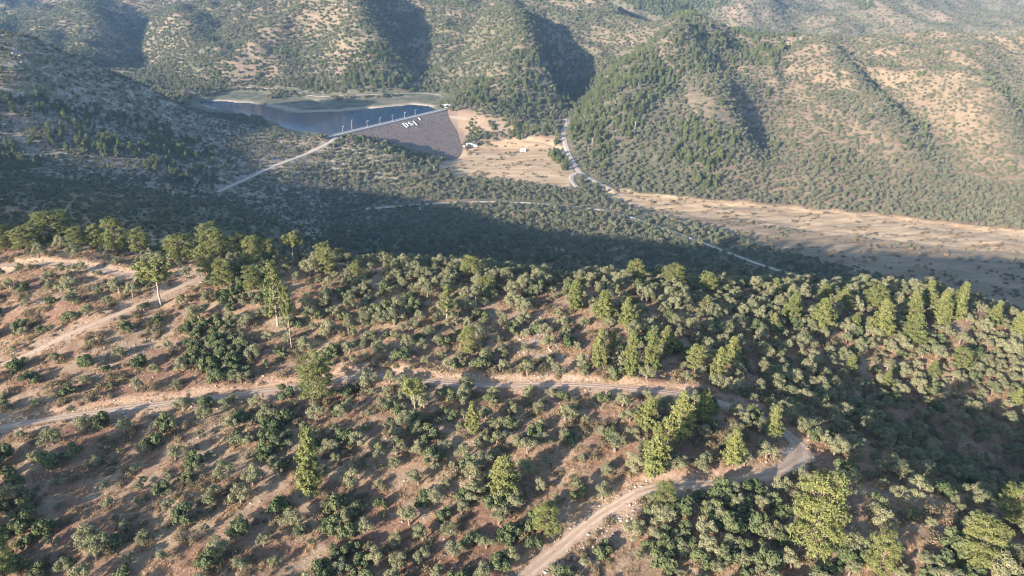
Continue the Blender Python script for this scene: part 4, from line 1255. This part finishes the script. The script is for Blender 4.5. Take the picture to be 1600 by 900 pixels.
WOOD = [[(880, 195), (905, 130), (1000, 70), (1090, 38), (1255, 62), (1235, 110), (1110, 108), (1060, 128), (1000, 190), (940, 262), (905, 245)],
        [(785, 165), (800, 90), (860, 70), (892, 120), (885, 185), (820, 182)], [(715, 160), (740, 128), (800, 135), (800, 168), (740, 170)], [(530, 138), (545, 100), (600, 60), (640, 120), (640, 140)],
        [(1040, 290), (1060, 200), (1110, 190), (1150, 220), (1130, 300)], [(870, 215), (890, 215), (905, 258), (890, 270), (860, 250)], [(735, 200), (800, 195), (860, 200), (860, 214), (800, 222), (770, 226), (745, 216)], [(455, 125), (530, 140), (640, 140), (640, 148), (520, 150), (455, 138)],
        [(960, 0), (1140, 0), (1070, 36), (1010, 22)], [(1330, 0), (1375, 0), (1350, 22)]]
OPEN = [[(1045, 118), (1070, 125), (1150, 190), (1130, 200), (1080, 165)], [(640, 60), (670, 50), (665, 130), (640, 135)], [(390, 60), (430, 60), (400, 125), (355, 128)], [(850, 20), (870, 25), (880, 90), (850, 70)], [(960, 90), (1010, 60), (1020, 80), (970, 120)], [(955, 215), (985, 215), (975, 270), (955, 262)]]
parts_ = {k_: [] for k_ in ('valley', 'right', 'middle', 'left', 'leftpine', 'pine', 'far', 'farpine', 'leftscrub')}
def addp(k_, x, y, z, s): parts_[k_].append((x, y, z, s))

X, Y = cellgrid((232, 2550), 5.6, rng, 0.84)
# thin with distance: far hills get fewer, larger clumps
keepp = rng.random(len(X)) < np.interp(Y, [1000, 1450, 1600, 2500], [1.0, 0.98, 0.75, 0.42])
X, Y = X[keepp], Y[keepp]
Z = height(X, Y); a, b, dd = proj(X, Y, Z); zr = Z - CZ
ok = (a > -260) & (a < 1860) & (b > -60) & (road_dist(X, Y) > 3.2) & ~((zr < WZ + 4.5) & (Y > 850) & (X < -60) & (X > -700)) & ~dam_mask(X, Y)
ok &= ~(AT and np.zeros(len(X), bool))
X, Y, Z, a, b, zr = (q[ok] for q in (X, Y, Z, a, b, zr))
wob = 10 * fbm(X / 30, Y / 30, 51, 3)
river = inpoly(a + wob, b + wob * 0.4, RIVER) & (Y > 380) & (Y < 820)
field = (inpoly(a + wob * 0.6, b + wob * 0.3, FIELD) & (Y > 700) & (Y < 960)) | (inpoly(a, b, FIELD2) & (Y > 900) & (Y < 1100) & (rng.random(len(X)) < 0.6))
wood = np.zeros(len(X), bool); opn = np.zeros(len(X), bool)
for pg in WOOD: wood |= inpoly(a + 2.6 * wob, b + wob * 1.3, pg) & (Y > 700)
wood &= (fbm(X / 34, Y / 34, 333, 3) > -0.12 - 0.5 * (Y > 1760))
for pg in OPEN: opn |= inpoly(a + wob * 0.6, b + wob * 0.4, pg) & (Y > 700)
rr_ = rng.random(len(X)); big = fbm(X / 90, Y / 90, 301, 3); fine = fbm(X / 28, Y / 28, 311, 3)
leftzone = (a < 500) & (Y > 245) & (Y < 900) & (X < -0.22 * Y) & (b > 20)
valley = (Y < 800) & ~leftzone & (zr < -175) | ((Y < 470) & ~leftzone)
righth = ~valley & ~leftzone & (X > 0.06 * Y) & (Y < 1460)
middle = ~valley & ~leftzone & ~righth & (Y < 1760)
farz = ~valley & ~leftzone & ~righth & ~middle
free = ~(river | field)
k = valley & free & (rr_ < 0.92) & ~wood
addp('valley', X[k], Y[k], Z[k], rng.uniform(0.8, 1.6, k.sum()))
k = river & (fine > -0.02) & (rr_ < 0.42); addp('leftscrub', X[k], Y[k], Z[k], rng.uniform(0.4, 1.5, k.sum()))
lowflat = river & ~inpoly(a + wob, b + wob * 0.4, SANDB)
k = lowflat & (big + fine > 0.05) & (rng.random(len(X)) < 0.4); addp('valley', X[k] + 1.5, Y[k] + 1.0, Z[k], rng.uniform(0.4, 1.05, k.sum()))
k = field & (fine > 0.0) & (rr_ < 0.5); addp('leftscrub', X[k], Y[k], Z[k], rng.uniform(0.35, 1.3, k.sum()))
k = field & (fine > 0.22) & (rng.random(len(X)) < 0.5); addp('valley', X[k] + 2, Y[k] - 1, Z[k], rng.uniform(0.5, 1.1, k.sum()))
orch = sstep(1080, 1300, a)
pk = np.where(wood, 0.97, 0.92 - 0.14 * orch + 0.22 * fine + 0.15 * big - 0.16 * (ravine(X, Y) - 0.3) + 0.3 * sstep(270, 320, b))
pk = np.where(opn, 0.18, pk)
k = righth & free & (rr_ < pk) & ~wood
addp('right', X[k], Y[k], Z[k], rng.uniform(0.9, 1.65, k.sum()) * (1 - 0.08 * orch[k]))
k = righth & ~opn & (rng.random(len(X)) < 0.02) & (Y < 1300); addp('pine', X[k], Y[k], Z[k], rng.uniform(0.5, 1.0, k.sum()))
pk = np.where(opn, 0.35, 0.97 + 0.4 * big + 0.35 * fine - 0.35 * (ravine(X, Y) - 0.35))
k = middle & free & (rr_ < pk) & ~wood
addp('middle', X[k], Y[k], Z[k], rng.uniform(1.0, 1.9, k.sum()))
k = wood & ~farz & (rr_ >= 0.5) & ~river; addp('middle', X[k], Y[k], Z[k], rng.uniform(0.9, 1.7, k.sum()))
k = wood & ~farz & (rr_ < 0.5) & ~river
addp('pine', X[k], Y[k], Z[k], rng.uniform(0.55, 1.05, k.sum()))
k = farz & (rr_ < 0.8 + 0.5 * big - 0.4 * (ravine(X, Y) - 0.35)) & ~wood
addp('far', X[k], Y[k], Z[k], rng.uniform(1.0, 1.8, k.sum()))
k = farz & wood; addp('farpine', X[k], Y[k], Z[k], rng.uniform(0.7, 1.1, k.sum()))
LP = [[(-50, 150), (60, 150), (120, 175), (240, 185), (330, 225), (345, 290), (260, 285), (200, 250), (110, 245), (0, 275), (-50, 280)]]
lp = np.zeros(len(X), bool)
for pg in LP: lp |= inpoly(a + wob * 1.5, b + wob, pg)
k = leftzone & (rr_ < 0.35 + 0.5 * fine); addp('leftscrub', X[k], Y[k], Z[k], rng.uniform(0.7, 1.5, k.sum()))
k = leftzone & (rr_ > 0.45 - 0.4 * fine); addp('left', X[k] - 1.1, Y[k] - 1.3, Z[k], rng.uniform(0.5, 1.25, k.sum()))
k = leftzone & (rr_ > 0.55 - 0.3 * big) & (rng.random(len(X)) < 0.45); addp('left', X[k] + 2.1, Y[k] + 1.7, Z[k], rng.uniform(0.5, 1.15, k.sum()))
k = leftzone & lp & (fine > -0.1) & (rng.random(len(X)) < 0.5); addp('leftpine', X[k] - 1.5, Y[k] + 1.2, Z[k], rng.uniform(0.5, 0.95, k.sum()))
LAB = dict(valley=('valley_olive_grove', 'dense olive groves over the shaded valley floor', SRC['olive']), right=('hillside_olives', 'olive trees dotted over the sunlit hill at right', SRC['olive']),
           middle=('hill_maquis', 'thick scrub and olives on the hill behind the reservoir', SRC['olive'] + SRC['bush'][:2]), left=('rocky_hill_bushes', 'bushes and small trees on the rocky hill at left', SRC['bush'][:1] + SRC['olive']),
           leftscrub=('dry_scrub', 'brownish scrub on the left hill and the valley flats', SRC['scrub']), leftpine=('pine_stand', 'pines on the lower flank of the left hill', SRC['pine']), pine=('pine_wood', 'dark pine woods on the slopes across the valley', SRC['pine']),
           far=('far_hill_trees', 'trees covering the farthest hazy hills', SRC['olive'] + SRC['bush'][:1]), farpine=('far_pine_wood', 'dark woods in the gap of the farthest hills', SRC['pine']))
for k_, lst in parts_.items():
    if not lst: continue
    x = np.concatenate([q[0] for q in lst]); y = np.concatenate([q[1] for q in lst]); s = np.concatenate([q[3] for q in lst])
    z = height(x, y)
    nm, lb, sr = LAB[k_]
    mass(nm, lb, sr, x, y, z, s, rng)
    print(nm, len(x))
ga, go_ = rng.uniform(0, DL, 700), CW / 2 + 3 + rng.uniform(0, 1, 700) ** 0.8 * 95
gk = fbm(ga / 20, go_ / 20, 421, 3) > 0.0
ga, go_ = ga[gk], go_[gk]
mass('dam_scrub', 'low scrub growing between the stones of the dam face', SRC['scrub'], DAM_A[0] + ax[0] * ga + dn[0] * go_, DAM_A[1] + ax[1] * ga + dn[1] * go_, DAM_A[2] - 0.4 - (go_ - CW / 2) / SLOPE, rng.uniform(0.25, 0.75, len(ga)), rng)
# crags of the left hill
cx, cy = cellgrid((480, 900), 7.5, rng); cz_ = height(cx, cy); a, b, _ = proj(cx, cy, cz_)
k = (a < 420) & (a > -200) & (cx < -0.25 * cy) & (fbm(cx / 35, cy / 35, 401, 3) > 0.16) & (cz_ - CZ > WZ + 10)
mass('crags', 'grey rock outcrops scattered over the left hill', SRC['crag'], cx[k], cy[k], cz_[k], rng.uniform(0.7, 2.3, k.sum()), rng)

# ------------------------------------------------------------------ the air
hv = Mat('haze_air')
hv.n.remove(hv.bsdf)
pv = hv.add('ShaderNodeVolumePrincipled')
pv.inputs['Color'].default_value = (0.38, 0.62, 1.0, 1)
pv.inputs['Density'].default_value = 0.00006
pv.inputs['Anisotropy'].default_value = 0.0
hv.l.new(pv.outputs[0], hv.out.inputs['Volume'])
zlo = float(V[:, 2].min()) - 1.5; zhi = max(float(V[:, 2].max()) + 16, CZ + 8)
hx = float(np.abs(V[:, 0]).max()) + 20
Vv = [(a_ * hx, b_, c__) for c__ in (zlo, zhi) for b_ in (-345, 4325) for a_ in (-1, 1)]
hm = bpy.data.meshes.new('haze'); hm.from_pydata(Vv, [], [[0, 2, 3, 1], [4, 5, 7, 6], [0, 1, 5, 4], [2, 6, 7, 3], [0, 4, 6, 2], [1, 3, 7, 5]]); hm.materials.append(hv.m)
tag(obj('haze', hm), 'thin blue haze over the valley', None, None, 'stuff')
